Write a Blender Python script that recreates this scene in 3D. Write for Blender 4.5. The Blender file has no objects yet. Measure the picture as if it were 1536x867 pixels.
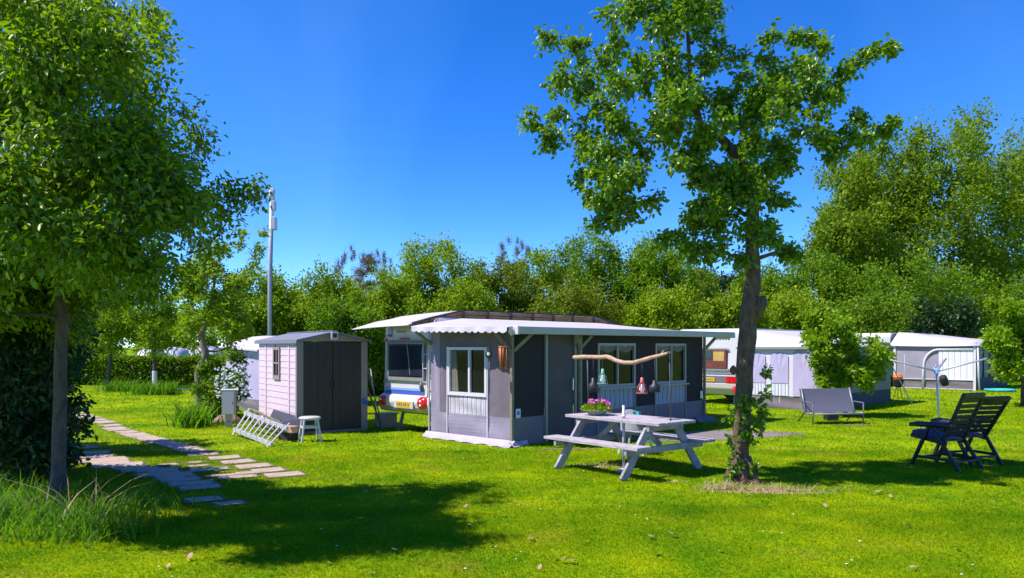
import bpy, math, random
import numpy as np
from mathutils import Vector, Matrix

random.seed(7)
rng = np.random.default_rng(11)
S = bpy.context.scene
COL = S.collection
R = math.radians

# ------------------------------------------------------------------ camera, sky, sun, exposure
FPX, CAMH, HOR = 1160.0, 1.75, 520.0          # focal length in photo pixels, eye height, horizon row
cam_d = bpy.data.cameras.new('camera'); cam = bpy.data.objects.new('camera', cam_d); COL.objects.link(cam)
cam.location = (0, 0, CAMH); cam.rotation_euler = (R(90), 0, 0)
cam_d.sensor_width = 36; cam_d.lens = 36 * FPX / 1536; cam_d.shift_y = (HOR - 433.5) / 1536
cam_d.clip_start = 0.1; cam_d.clip_end = 6000
S.camera = cam

SUN_AZ = Vector((-0.97, -0.24, 0)).normalized(); SUN_EL = R(55)
to_sun = Vector((SUN_AZ.x * math.cos(SUN_EL), SUN_AZ.y * math.cos(SUN_EL), math.sin(SUN_EL)))
W = bpy.data.worlds.new('World'); S.world = W; W.use_nodes = True
wn = W.node_tree; wn.nodes.clear()
o_ = wn.nodes.new('ShaderNodeOutputWorld'); b_ = wn.nodes.new('ShaderNodeBackground'); s_ = wn.nodes.new('ShaderNodeTexSky')
h_ = wn.nodes.new('ShaderNodeHueSaturation'); h_.inputs['Saturation'].default_value = 1.3; h_.inputs['Hue'].default_value = 0.511
s_.sky_type = 'NISHITA'; s_.sun_disc = False; s_.sun_elevation = SUN_EL
s_.sun_rotation = math.atan2(SUN_AZ.x, SUN_AZ.y); s_.air_density = 0.5; s_.dust_density = 0.0; s_.ozone_density = 4.0
b_.inputs['Strength'].default_value = 0.15
tcw = wn.nodes.new('ShaderNodeTexCoord'); mpw = wn.nodes.new('ShaderNodeMapping'); mpw.inputs['Scale'].default_value = (2.2, 2.2, 1.2)
nzw = wn.nodes.new('ShaderNodeTexNoise'); nzw.inputs['Scale'].default_value = 1.3; nzw.inputs['Detail'].default_value = 5; nzw.inputs['Distortion'].default_value = 0.6
rpw = wn.nodes.new('ShaderNodeValToRGB'); rpw.color_ramp.elements[0].position = 0.42; rpw.color_ramp.elements[1].position = 0.85; rpw.color_ramp.elements[1].color = (0.075, 0.075, 0.075, 1)
mxw = wn.nodes.new('ShaderNodeMix'); mxw.data_type = 'RGBA'; mxw.inputs[7].default_value = (2.2, 4.4, 6.6, 1)
wn.links.new(tcw.outputs['Generated'], mpw.inputs[0]); wn.links.new(mpw.outputs[0], nzw.inputs['Vector']); wn.links.new(nzw.outputs['Fac'], rpw.inputs[0]); wn.links.new(rpw.outputs[0], mxw.inputs[0])
wn.links.new(s_.outputs[0], h_.inputs['Color']); wn.links.new(h_.outputs[0], mxw.inputs[6]); wn.links.new(mxw.outputs[2], b_.inputs[0]); wn.links.new(b_.outputs[0], o_.inputs[0])
sd = bpy.data.lights.new('sun', 'SUN'); sd.energy = 3.3; sd.angle = R(0.53); sd.color = (1.0, 0.94, 0.88)
so = bpy.data.objects.new('sun', sd); COL.objects.link(so); so.location = (-8, -4, 20)
so.rotation_euler = to_sun.to_track_quat('Z', 'Y').to_euler()
S.view_settings.view_transform = 'Standard'; S.view_settings.look = 'None'
S.view_settings.exposure = 1.15; S.view_settings.gamma = 1.0; S.view_settings.use_curve_mapping = False

# ------------------------------------------------------------------ measuring helpers (photo pixel -> place)
def G(px, py, z=0.0):
    Y = FPX * (CAMH - z) / (py - HOR); return Vector(((px - 768) / FPX * Y, Y, z))
def at(px, py, Y):
    return Vector(((px - 768) / FPX * Y, Y, CAMH - (py - HOR) / FPX * Y))

# ------------------------------------------------------------------ materials
MATS = {}
def mat(name, col, rough=0.6, var=0.15, scale=6.0, bump=0.0, bscale=40.0, metal=0.0, spec=0.5, col2=None, coat=0.0, stretch=None, trans=0.0):
    if name in MATS: return MATS[name]
    m = bpy.data.materials.new(name); m.use_nodes = True; n = m.node_tree; L = n.links
    p = n.nodes['Principled BSDF']; p.inputs['Roughness'].default_value = rough; p.inputs['Metallic'].default_value = metal
    p.inputs['Specular IOR Level'].default_value = spec; p.inputs['Coat Weight'].default_value = coat
    tc = n.nodes.new('ShaderNodeTexCoord'); src = tc.outputs['Object']
    if stretch:
        mp = n.nodes.new('ShaderNodeMapping'); mp.inputs['Scale'].default_value = stretch; L.new(src, mp.inputs[0]); src = mp.outputs[0]
    nz = n.nodes.new('ShaderNodeTexNoise'); nz.inputs['Scale'].default_value = scale; nz.inputs['Detail'].default_value = 6; nz.inputs['Roughness'].default_value = 0.62
    L.new(src, nz.inputs['Vector'])
    rp = n.nodes.new('ShaderNodeValToRGB'); rp.color_ramp.elements[0].position = 0.3; rp.color_ramp.elements[1].position = 0.7
    a = [c * (1 - var) for c in col]; b = list(col2) if col2 else [min(1, c * (1 + var)) for c in col]
    rp.color_ramp.elements[0].color = (*a, 1); rp.color_ramp.elements[1].color = (*b, 1)
    L.new(nz.outputs['Fac'], rp.inputs[0]); L.new(rp.outputs[0], p.inputs['Base Color'])
    if bump:
        n2 = n.nodes.new('ShaderNodeTexNoise'); n2.inputs['Scale'].default_value = bscale; n2.inputs['Detail'].default_value = 5; L.new(src, n2.inputs['Vector'])
        bp = n.nodes.new('ShaderNodeBump'); bp.inputs['Strength'].default_value = bump; bp.inputs['Distance'].default_value = 0.03
        L.new(n2.outputs['Fac'], bp.inputs['Height']); L.new(bp.outputs[0], p.inputs['Normal'])
    if trans:
        t = n.nodes.new('ShaderNodeBsdfTranslucent'); L.new(rp.outputs[0], t.inputs[0]); mx = n.nodes.new('ShaderNodeMixShader'); mx.inputs[0].default_value = trans
        o = n.nodes['Material Output']; L.new(p.outputs[0], mx.inputs[1]); L.new(t.outputs[0], mx.inputs[2]); L.new(mx.outputs[0], o.inputs[0])
    MATS[name] = m; return m

def leaf_mat(name, c1, c2, tcol, trans=0.4, rough=0.45, spec=0.35):
    m = bpy.data.materials.new(name); m.use_nodes = True; n = m.node_tree; L = n.links
    p = n.nodes['Principled BSDF']; p.inputs['Roughness'].default_value = rough; p.inputs['Specular IOR Level'].default_value = spec
    g = n.nodes.new('ShaderNodeNewGeometry'); rp = n.nodes.new('ShaderNodeValToRGB')
    rp.color_ramp.elements[0].color = (*c1, 1); rp.color_ramp.elements[1].color = (*c2, 1)
    L.new(g.outputs['Random Per Island'], rp.inputs[0]); L.new(rp.outputs[0], p.inputs['Base Color'])
    t = n.nodes.new('ShaderNodeBsdfTranslucent'); t.inputs[0].default_value = (*tcol, 1)
    mx = n.nodes.new('ShaderNodeMixShader'); mx.inputs[0].default_value = trans
    o = n.nodes['Material Output']; L.new(p.outputs[0], mx.inputs[1]); L.new(t.outputs[0], mx.inputs[2]); L.new(mx.outputs[0], o.inputs[0])
    MATS[name] = m; return m

def stripe_mat(name, axis, c1, c2, pitch=0.12):
    m = bpy.data.materials.new(name); m.use_nodes = True; n = m.node_tree; L = n.links
    p = n.nodes['Principled BSDF']; p.inputs['Roughness'].default_value = 0.8
    tc = n.nodes.new('ShaderNodeTexCoord'); sx = n.nodes.new('ShaderNodeSeparateXYZ'); L.new(tc.outputs['Object'], sx.inputs[0])
    ml = n.nodes.new('ShaderNodeMath'); ml.operation = 'MULTIPLY'; ml.inputs[1].default_value = 1 / pitch; L.new(sx.outputs[axis], ml.inputs[0])
    fr = n.nodes.new('ShaderNodeMath'); fr.operation = 'FRACT'; L.new(ml.outputs[0], fr.inputs[0])
    rp = n.nodes.new('ShaderNodeValToRGB'); rp.color_ramp.interpolation = 'CONSTANT'
    rp.color_ramp.elements[0].color = (*c1, 1); rp.color_ramp.elements[1].color = (*c2, 1); rp.color_ramp.elements[1].position = 0.42
    e = rp.color_ramp.elements.new(0.62); e.color = (*c1, 1); e = rp.color_ramp.elements.new(0.85); e.color = (*[0.5 * (a + b) for a, b in zip(c1, c2)], 1)
    L.new(fr.outputs[0], rp.inputs[0]); L.new(rp.outputs[0], p.inputs['Base Color']); MATS[name] = m; return m

def lawn_mat(name, blades=False):
    m = bpy.data.materials.new(name); m.use_nodes = True; n = m.node_tree; L = n.links
    p = n.nodes['Principled BSDF']; p.inputs['Roughness'].default_value = 0.75 if not blades else 0.5; p.inputs['Specular IOR Level'].default_value = 0.03
    g = n.nodes.new('ShaderNodeNewGeometry')
    def noise(sc, det=4):
        z = n.nodes.new('ShaderNodeTexNoise'); z.inputs['Scale'].default_value = sc; z.inputs['Detail'].default_value = det; L.new(g.outputs['Position'], z.inputs['Vector']); return z
    def ramp(src, a, b, p0, p1):
        r = n.nodes.new('ShaderNodeValToRGB'); r.color_ramp.elements[0].color = (*a, 1); r.color_ramp.elements[1].color = (*b, 1)
        r.color_ramp.elements[0].position = p0; r.color_ramp.elements[1].position = p1; L.new(src, r.inputs[0]); return r
    def mix(f, a, b, t='MIX'):
        x = n.nodes.new('ShaderNodeMix'); x.data_type = 'RGBA'; x.blend_type = t
        if isinstance(f, float): x.inputs[0].default_value = f
        else: L.new(f, x.inputs[0])
        L.new(a, x.inputs[6]); L.new(b, x.inputs[7]); return x.outputs[2]
    big = ramp(noise(0.45, 3).outputs[0], (0.135, 0.27, 0.002), (0.29, 0.385, 0.003), 0.36, 0.66)
    mid = ramp(noise(2.3, 5).outputs[0], (0.105, 0.255, 0.002), (0.31, 0.39, 0.003), 0.35, 0.68)
    c = mix(0.5, big.outputs[0], mid.outputs[0])
    vv = ramp(noise(0.9, 8).outputs[0], (0.76, 0.84, 0.9), (1.16, 1.09, 1.0), 0.34, 0.62); c = mix(0.75, c, c); c = mix(1.0, c, vv.outputs[0], 'MULTIPLY')
    dry = ramp(noise(1.1, 7).outputs[0], (0, 0, 0), (1, 1, 1), 0.57, 0.74)
    dc = n.nodes.new('ShaderNodeRGB'); dc.outputs[0].default_value = (0.40, 0.33, 0.03, 1)
    dm = n.nodes.new('ShaderNodeMath'); dm.operation = 'MULTIPLY'; dm.inputs[1].default_value = 0.55; L.new(dry.outputs[0], dm.inputs[0])
    c = mix(dm.outputs[0], c, dc.outputs[0])
    if blades:
        v = ramp(g.outputs['Random Per Island'], (0.75, 0.8, 0.7), (1.3, 1.2, 1.2), 0, 1); c = mix(1.0, c, v.outputs[0], 'MULTIPLY')
    else:
        v = ramp(noise(28, 6).outputs[0], (0.72, 0.74, 0.7), (1.12, 1.08, 1.1), 0.3, 0.7); c = mix(1.0, c, v.outputs[0], 'MULTIPLY')
        bp = n.nodes.new('ShaderNodeBump'); bp.inputs['Strength'].default_value = 0.5; bp.inputs['Distance'].default_value = 0.03
        L.new(noise(45, 5).outputs[0], bp.inputs['Height']); L.new(bp.outputs[0], p.inputs['Normal'])
    L.new(c, p.inputs['Base Color'])
    if blades:
        t = n.nodes.new('ShaderNodeBsdfTranslucent'); L.new(c, t.inputs[0]); mx = n.nodes.new('ShaderNodeMixShader'); mx.inputs[0].default_value = 0.45
        o = n.nodes['Material Output']; L.new(p.outputs[0], mx.inputs[1]); L.new(t.outputs[0], mx.inputs[2]); L.new(mx.outputs[0], o.inputs[0])
    MATS[name] = m; return m

M = dict(
    canvas_light=mat('canvas_light', (0.275, 0.235, 0.325), 0.8, 0.14, 2.2, 0.5, 3.5),
    canvas_mauve=mat('canvas_mauve', (0.165, 0.13, 0.165), 0.85, 0.14, 2.2, 0.5, 3.5),
    canvas_far=mat('canvas_far', (0.30, 0.26, 0.34), 0.85, 0.12, 2.2, 0.5, 3.5),
    canvas_char=mat('canvas_char', (0.020, 0.014, 0.016), 0.85, 0.12, 4, 0.2, 5),
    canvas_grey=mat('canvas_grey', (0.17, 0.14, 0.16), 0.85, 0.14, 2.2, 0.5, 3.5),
    canvas_door=mat('canvas_door', (0.085, 0.07, 0.07), 0.85, 0.14, 2.2, 0.5, 3.5),
    canvas_teal=mat('canvas_teal', (0.20, 0.21, 0.19), 0.85, 0.1, 3, 0.2, 5),
    canvas_navy=mat('canvas_navy', (0.05, 0.05, 0.06), 0.85, 0.1, 3, 0.2, 5),
    canvas_blue=mat('canvas_blue', (0.44, 0.38, 0.58), 0.8, 0.08, 3, 0.4, 4),
    roof_white=mat('roof_white', (0.54, 0.49, 0.55), 0.55, 0.05, 2.5, 0.1, 4),
    flap=mat('flap', (0.40, 0.36, 0.43), 0.6, 0.15, 5, 0.6, 9),
    box_grey=mat('box_grey', (0.36, 0.34, 0.30), 0.45, 0.06, 4),
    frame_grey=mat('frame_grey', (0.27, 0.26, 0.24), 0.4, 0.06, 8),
    frame_white=mat('frame_white', (0.68, 0.62, 0.69), 0.4, 0.05, 8),
    glass=mat('glass', (0.008, 0.009, 0.011), 0.06, 0.3, 2, 0.0, 40, 0, 0.22),
    glass_car=mat('glass_car', (0.022, 0.03, 0.05), 0.08, 0.4, 1.5, 0.06, 3, 0, 0.7),
    curtain=mat('curtain', (0.17, 0.155, 0.13), 0.9, 0.15, 6),
    reflection_red=mat('reflection_red', (0.16, 0.04, 0.03), 0.5, 0.3, 4),  # maroon reflections of the rear window pane, painted as its base colour
    curtain_yellow=mat('curtain_yellow', (0.5, 0.33, 0.08), 0.6, 0.2, 10),
    wood_old=mat('wood_old', (0.24, 0.21, 0.14), 0.8, 0.25, 4, 0.3, 30, stretch=(1, 1, 8)),
    wood_brown=mat('wood_brown', (0.26, 0.15, 0.07), 0.8, 0.35, 3, 0.3, 30),
    wood_dark=mat('wood_dark', (0.035, 0.028, 0.025), 0.8, 0.3, 5),
    wood_grey=mat('wood_grey', (0.42, 0.36, 0.39), 0.8, 0.38, 3, 0.4, 22, stretch=(2, 14, 14)),
    wood_leg=mat('wood_leg', (0.31, 0.28, 0.31), 0.8, 0.38, 5, 0.4, 22),
    caravan=mat('caravan_white', (0.64, 0.60, 0.60), 0.3, 0.04, 2, 0.0, 40, 0, 0.5, coat=0.3),
    caravan_cream=mat('caravan_cream', (0.60, 0.58, 0.56), 0.35, 0.06, 2),
    bumper=mat('bumper', (0.36, 0.34, 0.28), 0.45, 0.1, 3),
    stripe_blue=mat('stripe_blue', (0.06, 0.12, 0.55), 0.4, 0.05, 3),
    stripe_pale=mat('stripe_pale', (0.25, 0.40, 0.78), 0.4, 0.05, 3),
    red_lamp=mat('red_lamp', (0.62, 0.006, 0.008), 0.12, 0.2, 20, 0.0, 40, 0, 0.6, coat=0.6),
    white_lamp=mat('white_lamp', (0.8, 0.78, 0.78), 0.15, 0.1, 20),
    plate=mat('plate', (0.75, 0.42, 0.01), 0.4, 0.04, 10),
    rubber=mat('rubber', (0.014, 0.014, 0.016), 0.75, 0.2, 10),
    black_metal=mat('black_metal', (0.02, 0.021, 0.026), 0.4, 0.2, 8),
    shed_wall=mat('shed_wall', (0.66, 0.515, 0.60), 0.65, 0.05, 3, 0.12, 40),
    shed_trim=mat('shed_trim', (0.30, 0.235, 0.22), 0.65, 0.06, 4, 0.12, 40),
    shed_door=mat('shed_door', (0.036, 0.027, 0.027), 0.6, 0.12, 4, 0.15, 50),
    shed_roof=mat('shed_roof', (0.20, 0.20, 0.25), 0.55, 0.08, 4, 0.1, 30),
    alu=mat('alu', (0.60, 0.62, 0.68), 0.38, 0.1, 9, 0, 40, 0.75),
    alu_white=mat('alu_white', (0.52, 0.49, 0.53), 0.4, 0.06, 9, 0, 40, 0.2),
    board_navy=mat('board_navy', (0.022, 0.024, 0.05), 0.5, 0.15, 4),
    plastic_white=mat('plastic_white', (0.58, 0.55, 0.58), 0.4, 0.05, 5),
    plastic_blue=mat('plastic_blue', (0.05, 0.14, 0.50), 0.4, 0.1, 5),
    resin=mat('resin', (0.013, 0.016, 0.020), 0.42, 0.15, 8, 0.08, 60),
    cushion=mat('cushion', (0.04, 0.055, 0.14), 0.85, 0.35, 9, 0.3, 20),
    sling=mat('sling', (0.14, 0.13, 0.17), 0.8, 0.08, 60, 0.25, 160),
    metal_grey=mat('metal_grey', (0.30, 0.30, 0.34), 0.45, 0.1, 10, 0, 40, 0.3),
    concrete=mat('concrete', (0.42, 0.31, 0.25), 0.9, 0.22, 5, 0.5, 45),
    soil=mat('soil', (0.17, 0.115, 0.07), 0.95, 0.4, 9, 0.7, 40),
    gravel=mat('gravel', (0.25, 0.20, 0.20), 0.95, 0.35, 30, 0.9, 70),
    straw=mat('straw', (0.46, 0.33, 0.17), 0.9, 0.35, 14, 0.8, 40),
    bark=mat('bark', (0.125, 0.078, 0.048), 0.95, 0.55, 9, 1.0, 26, stretch=(2.2, 2.2, 0.7)),
    bark_grey=mat('bark_grey', (0.095, 0.072, 0.055), 0.95, 0.5, 8, 0.9, 22, stretch=(2, 2, 0.8)),
    bark_pale=mat('bark_pale', (0.24, 0.19, 0.12), 0.9, 0.4, 8, 0.6, 30, stretch=(2, 2, 0.8)),
    branch_wood=mat('branch_wood', (0.48, 0.30, 0.21), 0.8, 0.3, 12, 0.4, 30),
    bamboo=mat('bamboo', (0.52, 0.20, 0.03), 0.5, 0.3, 12), bamboo_red=mat('bamboo_red', (0.30, 0.035, 0.015), 0.5, 0.3, 12),
    lamp_green=mat('lamp_green', (0.20, 0.42, 0.33), 0.5, 0.1, 9), lamp_red=mat('lamp_red', (0.60, 0.13, 0.13), 0.5, 0.1, 9),
    lamp_black=mat('lamp_black', (0.02, 0.02, 0.025), 0.5, 0.1, 9),
    bulb=mat('bulb', (0.75, 0.75, 0.75), 0.1, 0.05, 9, 0, 40, 0, 0.8),
    cord=mat('cord', (0.05, 0.05, 0.055), 0.7, 0.2, 9), rod=mat('rod', (0.10, 0.10, 0.095), 0.6, 0.2, 9),
    bowl=mat('bowl', (0.28, 0.28, 0.30), 0.6, 0.15, 9),
    pink=mat('pink', (0.70, 0.13, 0.42), 0.6, 0.25, 30, trans=0.25), white_petal=mat('white_petal', (0.85, 0.85, 0.88), 0.7, 0.05, 30, trans=0.25),
    orange=mat('orange', (0.85, 0.16, 0.01), 0.6, 0.2, 20), teal=mat('teal', (0.03, 0.40, 0.42), 0.6, 0.1, 8),
    mast=mat('mast', (0.42, 0.42, 0.55), 0.45, 0.06, 4, 0, 40, 0.1), mast_box=mat('mast_box', (0.50, 0.48, 0.58), 0.5, 0.05, 4),
    tent_far=mat('tent_far', (0.42, 0.43, 0.52), 0.7, 0.06, 1.0, 0.1, 3), tent_far_white=mat('tent_far_white', (0.6, 0.56, 0.58), 0.6, 0.05, 1, 0.1, 3),
    rock=mat('rock', (0.26, 0.19, 0.12), 0.9, 0.35, 7, 0.7, 25),
    leaf_dry=mat('leaf_dry', (0.34, 0.22, 0.12), 0.8, 0.3, 30),
    meter_side=mat('meter_side', (0.20, 0.16, 0.09), 0.8, 0.25, 8, 0.3, 30),
    lettering=mat('lettering', (0.10, 0.11, 0.14), 0.5, 0.05, 5),
    red_shirt=mat('red_plastic', (0.5, 0.05, 0.03), 0.5, 0.1, 6),
)
M['stripes_y'] = stripe_mat('stripes_y', 1, (0.55, 0.50, 0.57), (0.22, 0.19, 0.25))
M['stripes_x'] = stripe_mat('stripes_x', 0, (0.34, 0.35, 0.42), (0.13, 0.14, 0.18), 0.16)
M['stripes_w'] = stripe_mat('stripes_w', 1, (0.76, 0.75, 0.80), (0.50, 0.48, 0.62), 0.22)
M['stripes_d'] = stripe_mat('stripes_d', 1, (0.70, 0.70, 0.80), (0.12, 0.12, 0.18), 0.10)
M['lawn'] = lawn_mat('lawn'); M['blades'] = lawn_mat('grass_blades', True)
LEAF = dict(
    pear=leaf_mat('leaf_pear', (0.035, 0.095, 0.0050), (0.185, 0.33, 0.0070), (0.26, 0.47, 0.0050), 0.34, 0.36, 0.5),
    left=leaf_mat('leaf_left', (0.035, 0.085, 0.0035), (0.20, 0.31, 0.0045), (0.30, 0.50, 0.0030), 0.36, 0.42, 0.4),
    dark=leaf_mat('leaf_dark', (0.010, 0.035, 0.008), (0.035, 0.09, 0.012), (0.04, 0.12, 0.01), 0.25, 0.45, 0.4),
    yel=leaf_mat('leaf_yellowgreen', (0.12, 0.20, 0.0040), (0.30, 0.39, 0.0060), (0.3240, 0.5200, 0.0050), 0.36, 0.55, 0.25),
    mid=leaf_mat('leaf_midgreen', (0.055, 0.12, 0.0040), (0.195, 0.295, 0.0060), (0.2565, 0.4810, 0.0050), 0.36, 0.55, 0.25),
    oak=leaf_mat('leaf_oak', (0.06, 0.12, 0.0040), (0.23, 0.31, 0.0060), (0.2700, 0.4290, 0.0050), 0.36, 0.55, 0.25),
    brown=leaf_mat('leaf_browngreen', (0.1013, 0.1430, 0.0080), (0.2093, 0.2470, 0.0125), (0.2700, 0.3640, 0.0075), 0.3, 0.6, 0.2),
    twig=leaf_mat('leaf_twiggy', (0.15, 0.15, 0.08), (0.25, 0.24, 0.14), (0.22, 0.22, 0.10), 0.3, 0.7, 0.2),
    hedge=leaf_mat('leaf_hedge', (0.0540, 0.1235, 0.0050), (0.1620, 0.2600, 0.0070), (0.2025, 0.3770, 0.0050), 0.35, 0.5, 0.3),
    bush=leaf_mat('leaf_bush', (0.1080, 0.2145, 0.0040), (0.2565, 0.3770, 0.0070), (0.3510, 0.5590, 0.0040), 0.36, 0.5, 0.3),
    reed=leaf_mat('leaf_reed', (0.035, 0.11, 0.010), (0.12, 0.24, 0.012), (0.20, 0.44, 0.008), 0.4, 0.6, 0.12),
    straw=leaf_mat('leaf_straw', (0.34, 0.24, 0.12), (0.55, 0.43, 0.24), (0.4, 0.3, 0.12), 0.25, 0.7, 0.2),
)

# ------------------------------------------------------------------ building helpers
def tag(o, label=None, cat=None, group=None, kind=None):
    if label: o['label'] = label
    if cat: o['category'] = cat
    if group: o['group'] = group
    if kind: o['kind'] = kind
    return o
def thing(name, loc, rz=0.0, label=None, cat=None, group=None):
    o = bpy.data.objects.new(name, None); COL.objects.link(o); o.location = loc; o.rotation_euler = (0, 0, rz); o.empty_display_size = 0.2
    return tag(o, label, cat, group)
def link(name, me, m, parent=None):
    o = bpy.data.objects.new(name, me); COL.objects.link(o)
    if m is not None and not me.materials: me.materials.append(m)
    if parent: o.parent = parent
    return o
def copy_tree(o, parent=None):
    c = o.copy(); COL.objects.link(c); c.parent = parent
    for ch in list(o.children): copy_tree(ch, c)
    return c

class MB:
    def __init__(s): s.v = []; s.f = []
    def add(s, vs, fs):
        b = len(s.v); s.v += [tuple(x) for x in vs]; s.f += [tuple(i + b for i in f) for f in fs]; return s
    def box(s, lo, hi):
        x0, y0, z0 = lo; x1, y1, z1 = hi
        return s.add([(x0,y0,z0),(x1,y0,z0),(x1,y1,z0),(x0,y1,z0),(x0,y0,z1),(x1,y0,z1),(x1,y1,z1),(x0,y1,z1)],
                     [(0,3,2,1),(4,5,6,7),(0,1,5,4),(1,2,6,5),(2,3,7,6),(3,0,4,7)])
    def bar(s, p, q, w, h, up=(0, 0, 1)):
        p = Vector(p); q = Vector(q); d = (q - p).normalized(); u = Vector(up)
        if abs(d.dot(u)) > 0.98: u = Vector((1, 0, 0))
        a = d.cross(u).normalized() * (w / 2); b = a.cross(d).normalized() * (h / 2)
        vs = [p - a - b, p + a - b, p + a + b, p - a + b, q - a - b, q + a - b, q + a + b, q - a + b]
        return s.add(vs, [(0,1,2,3),(4,7,6,5),(0,4,5,1),(1,5,6,2),(2,6,7,3),(3,7,4,0)])
    def tube(s, pts, rad, n=8, cap=True):
        pts = [Vector(p) for p in pts]
        if not hasattr(rad, '__len__'): rad = [rad] * len(pts)
        vs = []; prev = None
        for i, p in enumerate(pts):
            d = (pts[min(i + 1, len(pts) - 1)] - pts[max(i - 1, 0)]).normalized()
            ref = prev if prev is not None else (Vector((1, 0, 0)) if abs(d.x) < 0.9 else Vector((0, 1, 0)))
            a = (ref - d * ref.dot(d)).normalized(); b = d.cross(a); prev = a
            for k in range(n):
                t = 2 * math.pi * k / n; vs.append(p + (a * math.cos(t) + b * math.sin(t)) * rad[i])
        fs = [(i*n+k, i*n+(k+1) % n, (i+1)*n+(k+1) % n, (i+1)*n+k) for i in range(len(pts)-1) for k in range(n)]
        if cap: fs += [tuple(range(n - 1, -1, -1)), tuple((len(pts)-1)*n + k for k in range(n))]
        return s.add(vs, fs)
    def lathe(s, prof, n=14, c=(0, 0, 0)):
        vs = [(c[0] + r * math.cos(2*math.pi*k/n), c[1] + r * math.sin(2*math.pi*k/n), c[2] + z) for r, z in prof for k in range(n)]
        fs = [(i*n+k, i*n+(k+1) % n, (i+1)*n+(k+1) % n, (i+1)*n+k) for i in range(len(prof)-1) for k in range(n)]
        fs += [tuple(range(n-1, -1, -1)), tuple((len(prof)-1)*n + k for k in range(n))]
        return s.add(vs, fs)
    def prism(s, poly, axis, lo, hi):      # extrude a 2-D outline along an axis (the outline holds the other two axes in order)
        n = len(poly); vs = []
        for h in (lo, hi):
            for a, b in poly:
                vs.append({0: (h, a, b), 1: (a, h, b), 2: (a, b, h)}[axis])
        fs = [tuple(range(n - 1, -1, -1)), tuple(range(n, 2 * n))] + [(i, (i+1) % n, n + (i+1) % n, n + i) for i in range(n)]
        return s.add(vs, fs)
    def grid(s, fn, nu, nv, thick=0.0, axis=(0, 0, -1)):
        P = [[Vector(fn(i / nu, j / nv)) for j in range(nv + 1)] for i in range(nu + 1)]
        idx = lambda i, j: i * (nv + 1) + j
        vs = [p for r in P for p in r]; fs = [(idx(i,j), idx(i+1,j), idx(i+1,j+1), idx(i,j+1)) for i in range(nu) for j in range(nv)]
        if thick:
            o = len(vs); ax = Vector(axis) * thick; vs += [p + ax for p in vs]
            fs += [tuple(o + k for k in reversed(f)) for f in fs]
            rim = [idx(i, 0) for i in range(nu)] + [idx(nu, j) for j in range(nv)] + [idx(i, nv) for i in range(nu, 0, -1)] + [idx(0, j) for j in range(nv, 0, -1)]
            fs += [(rim[k], o + rim[k], o + rim[(k+1) % len(rim)], rim[(k+1) % len(rim)]) for k in range(len(rim))]
        return s.add(vs, fs)
    def build(s, name, m, parent=None, bevel=0.0, smooth=False, fix=False):
        me = bpy.data.meshes.new(name); me.from_pydata(s.v, [], s.f); me.update()
        if fix:
            import bmesh
            b = bmesh.new(); b.from_mesh(me); bmesh.ops.recalc_face_normals(b, faces=b.faces); b.to_mesh(me); b.free()
        if smooth: me.shade_smooth()
        o = link(name, me, m, parent)
        if bevel:
            md = o.modifiers.new('bevel', 'BEVEL'); md.width = bevel; md.segments = 2; md.limit_method = 'ANGLE'
        return o
def Bx(name, lo, hi, m, parent, bevel=0.0):
    lo2 = tuple(min(a, b) for a, b in zip(lo, hi)); hi2 = tuple(max(a, b) for a, b in zip(lo, hi))
    return MB().box(lo2, hi2).build(name, M[m], parent, bevel)
def Br(name, p, q, w, h, m, parent, bevel=0.0): return MB().bar(p, q, w, h).build(name, M[m], parent, bevel)
def Tb(name, pts, r, m, parent, n=8): return MB().tube(pts, r, n).build(name, M[m], parent, smooth=True)

def raw_mesh(name, V, F, mt):
    me = bpy.data.meshes.new(name); nv, (nf, k) = len(V), F.shape
    me.vertices.add(nv); me.vertices.foreach_set('co', V.astype(np.float32).ravel())
    me.loops.add(nf * k); me.loops.foreach_set('vertex_index', F.astype(np.int32).ravel())
    me.polygons.add(nf); me.polygons.foreach_set('loop_start', np.arange(0, nf * k, k, dtype=np.int32))
    me.update(calc_edges=True); me.materials.append(mt); return me
def unit(a): return a / np.maximum(np.linalg.norm(a, axis=1, keepdims=True), 1e-9)
def leaves_mesh(name, P, D, L, Wd, mt, up=0.6, fold=0.25, fine=True):
    n = len(P); D = unit(D); N = unit(rng.normal(size=(n, 3)) + np.array([0, 0, up * 2]))
    Sd = unit(np.cross(D, N)); N = np.cross(Sd, D); L = L[:, None]; Wd = Wd[:, None]
    if fine:
        V = np.stack([P, P + D*L*.3 + Sd*Wd*.46 + N*Wd*fold, P + D*L*.68 + Sd*Wd*.40 + N*Wd*fold*.6, P + D*L - N*L*.10,
                      P + D*L*.68 - Sd*Wd*.40 + N*Wd*fold*.6, P + D*L*.3 - Sd*Wd*.46 + N*Wd*fold], 1).reshape(-1, 3)
        b = (np.arange(n) * 6)[:, None]; F = np.concatenate([b + np.array([[0, 1, 2, 3]]), b + np.array([[0, 3, 4, 5]])], 0)
    else:
        V = np.stack([P, P + D*L*.45 + Sd*Wd*.5 + N*Wd*fold, P + D*L, P + D*L*.45 - Sd*Wd*.5 + N*Wd*fold], 1).reshape(-1, 3)
        b = (np.arange(n) * 4)[:, None]; F = np.concatenate([b + np.array([[0, 1, 2]]), b + np.array([[0, 2, 3]])], 0)
    return raw_mesh(name, V, F, mt)

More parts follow.
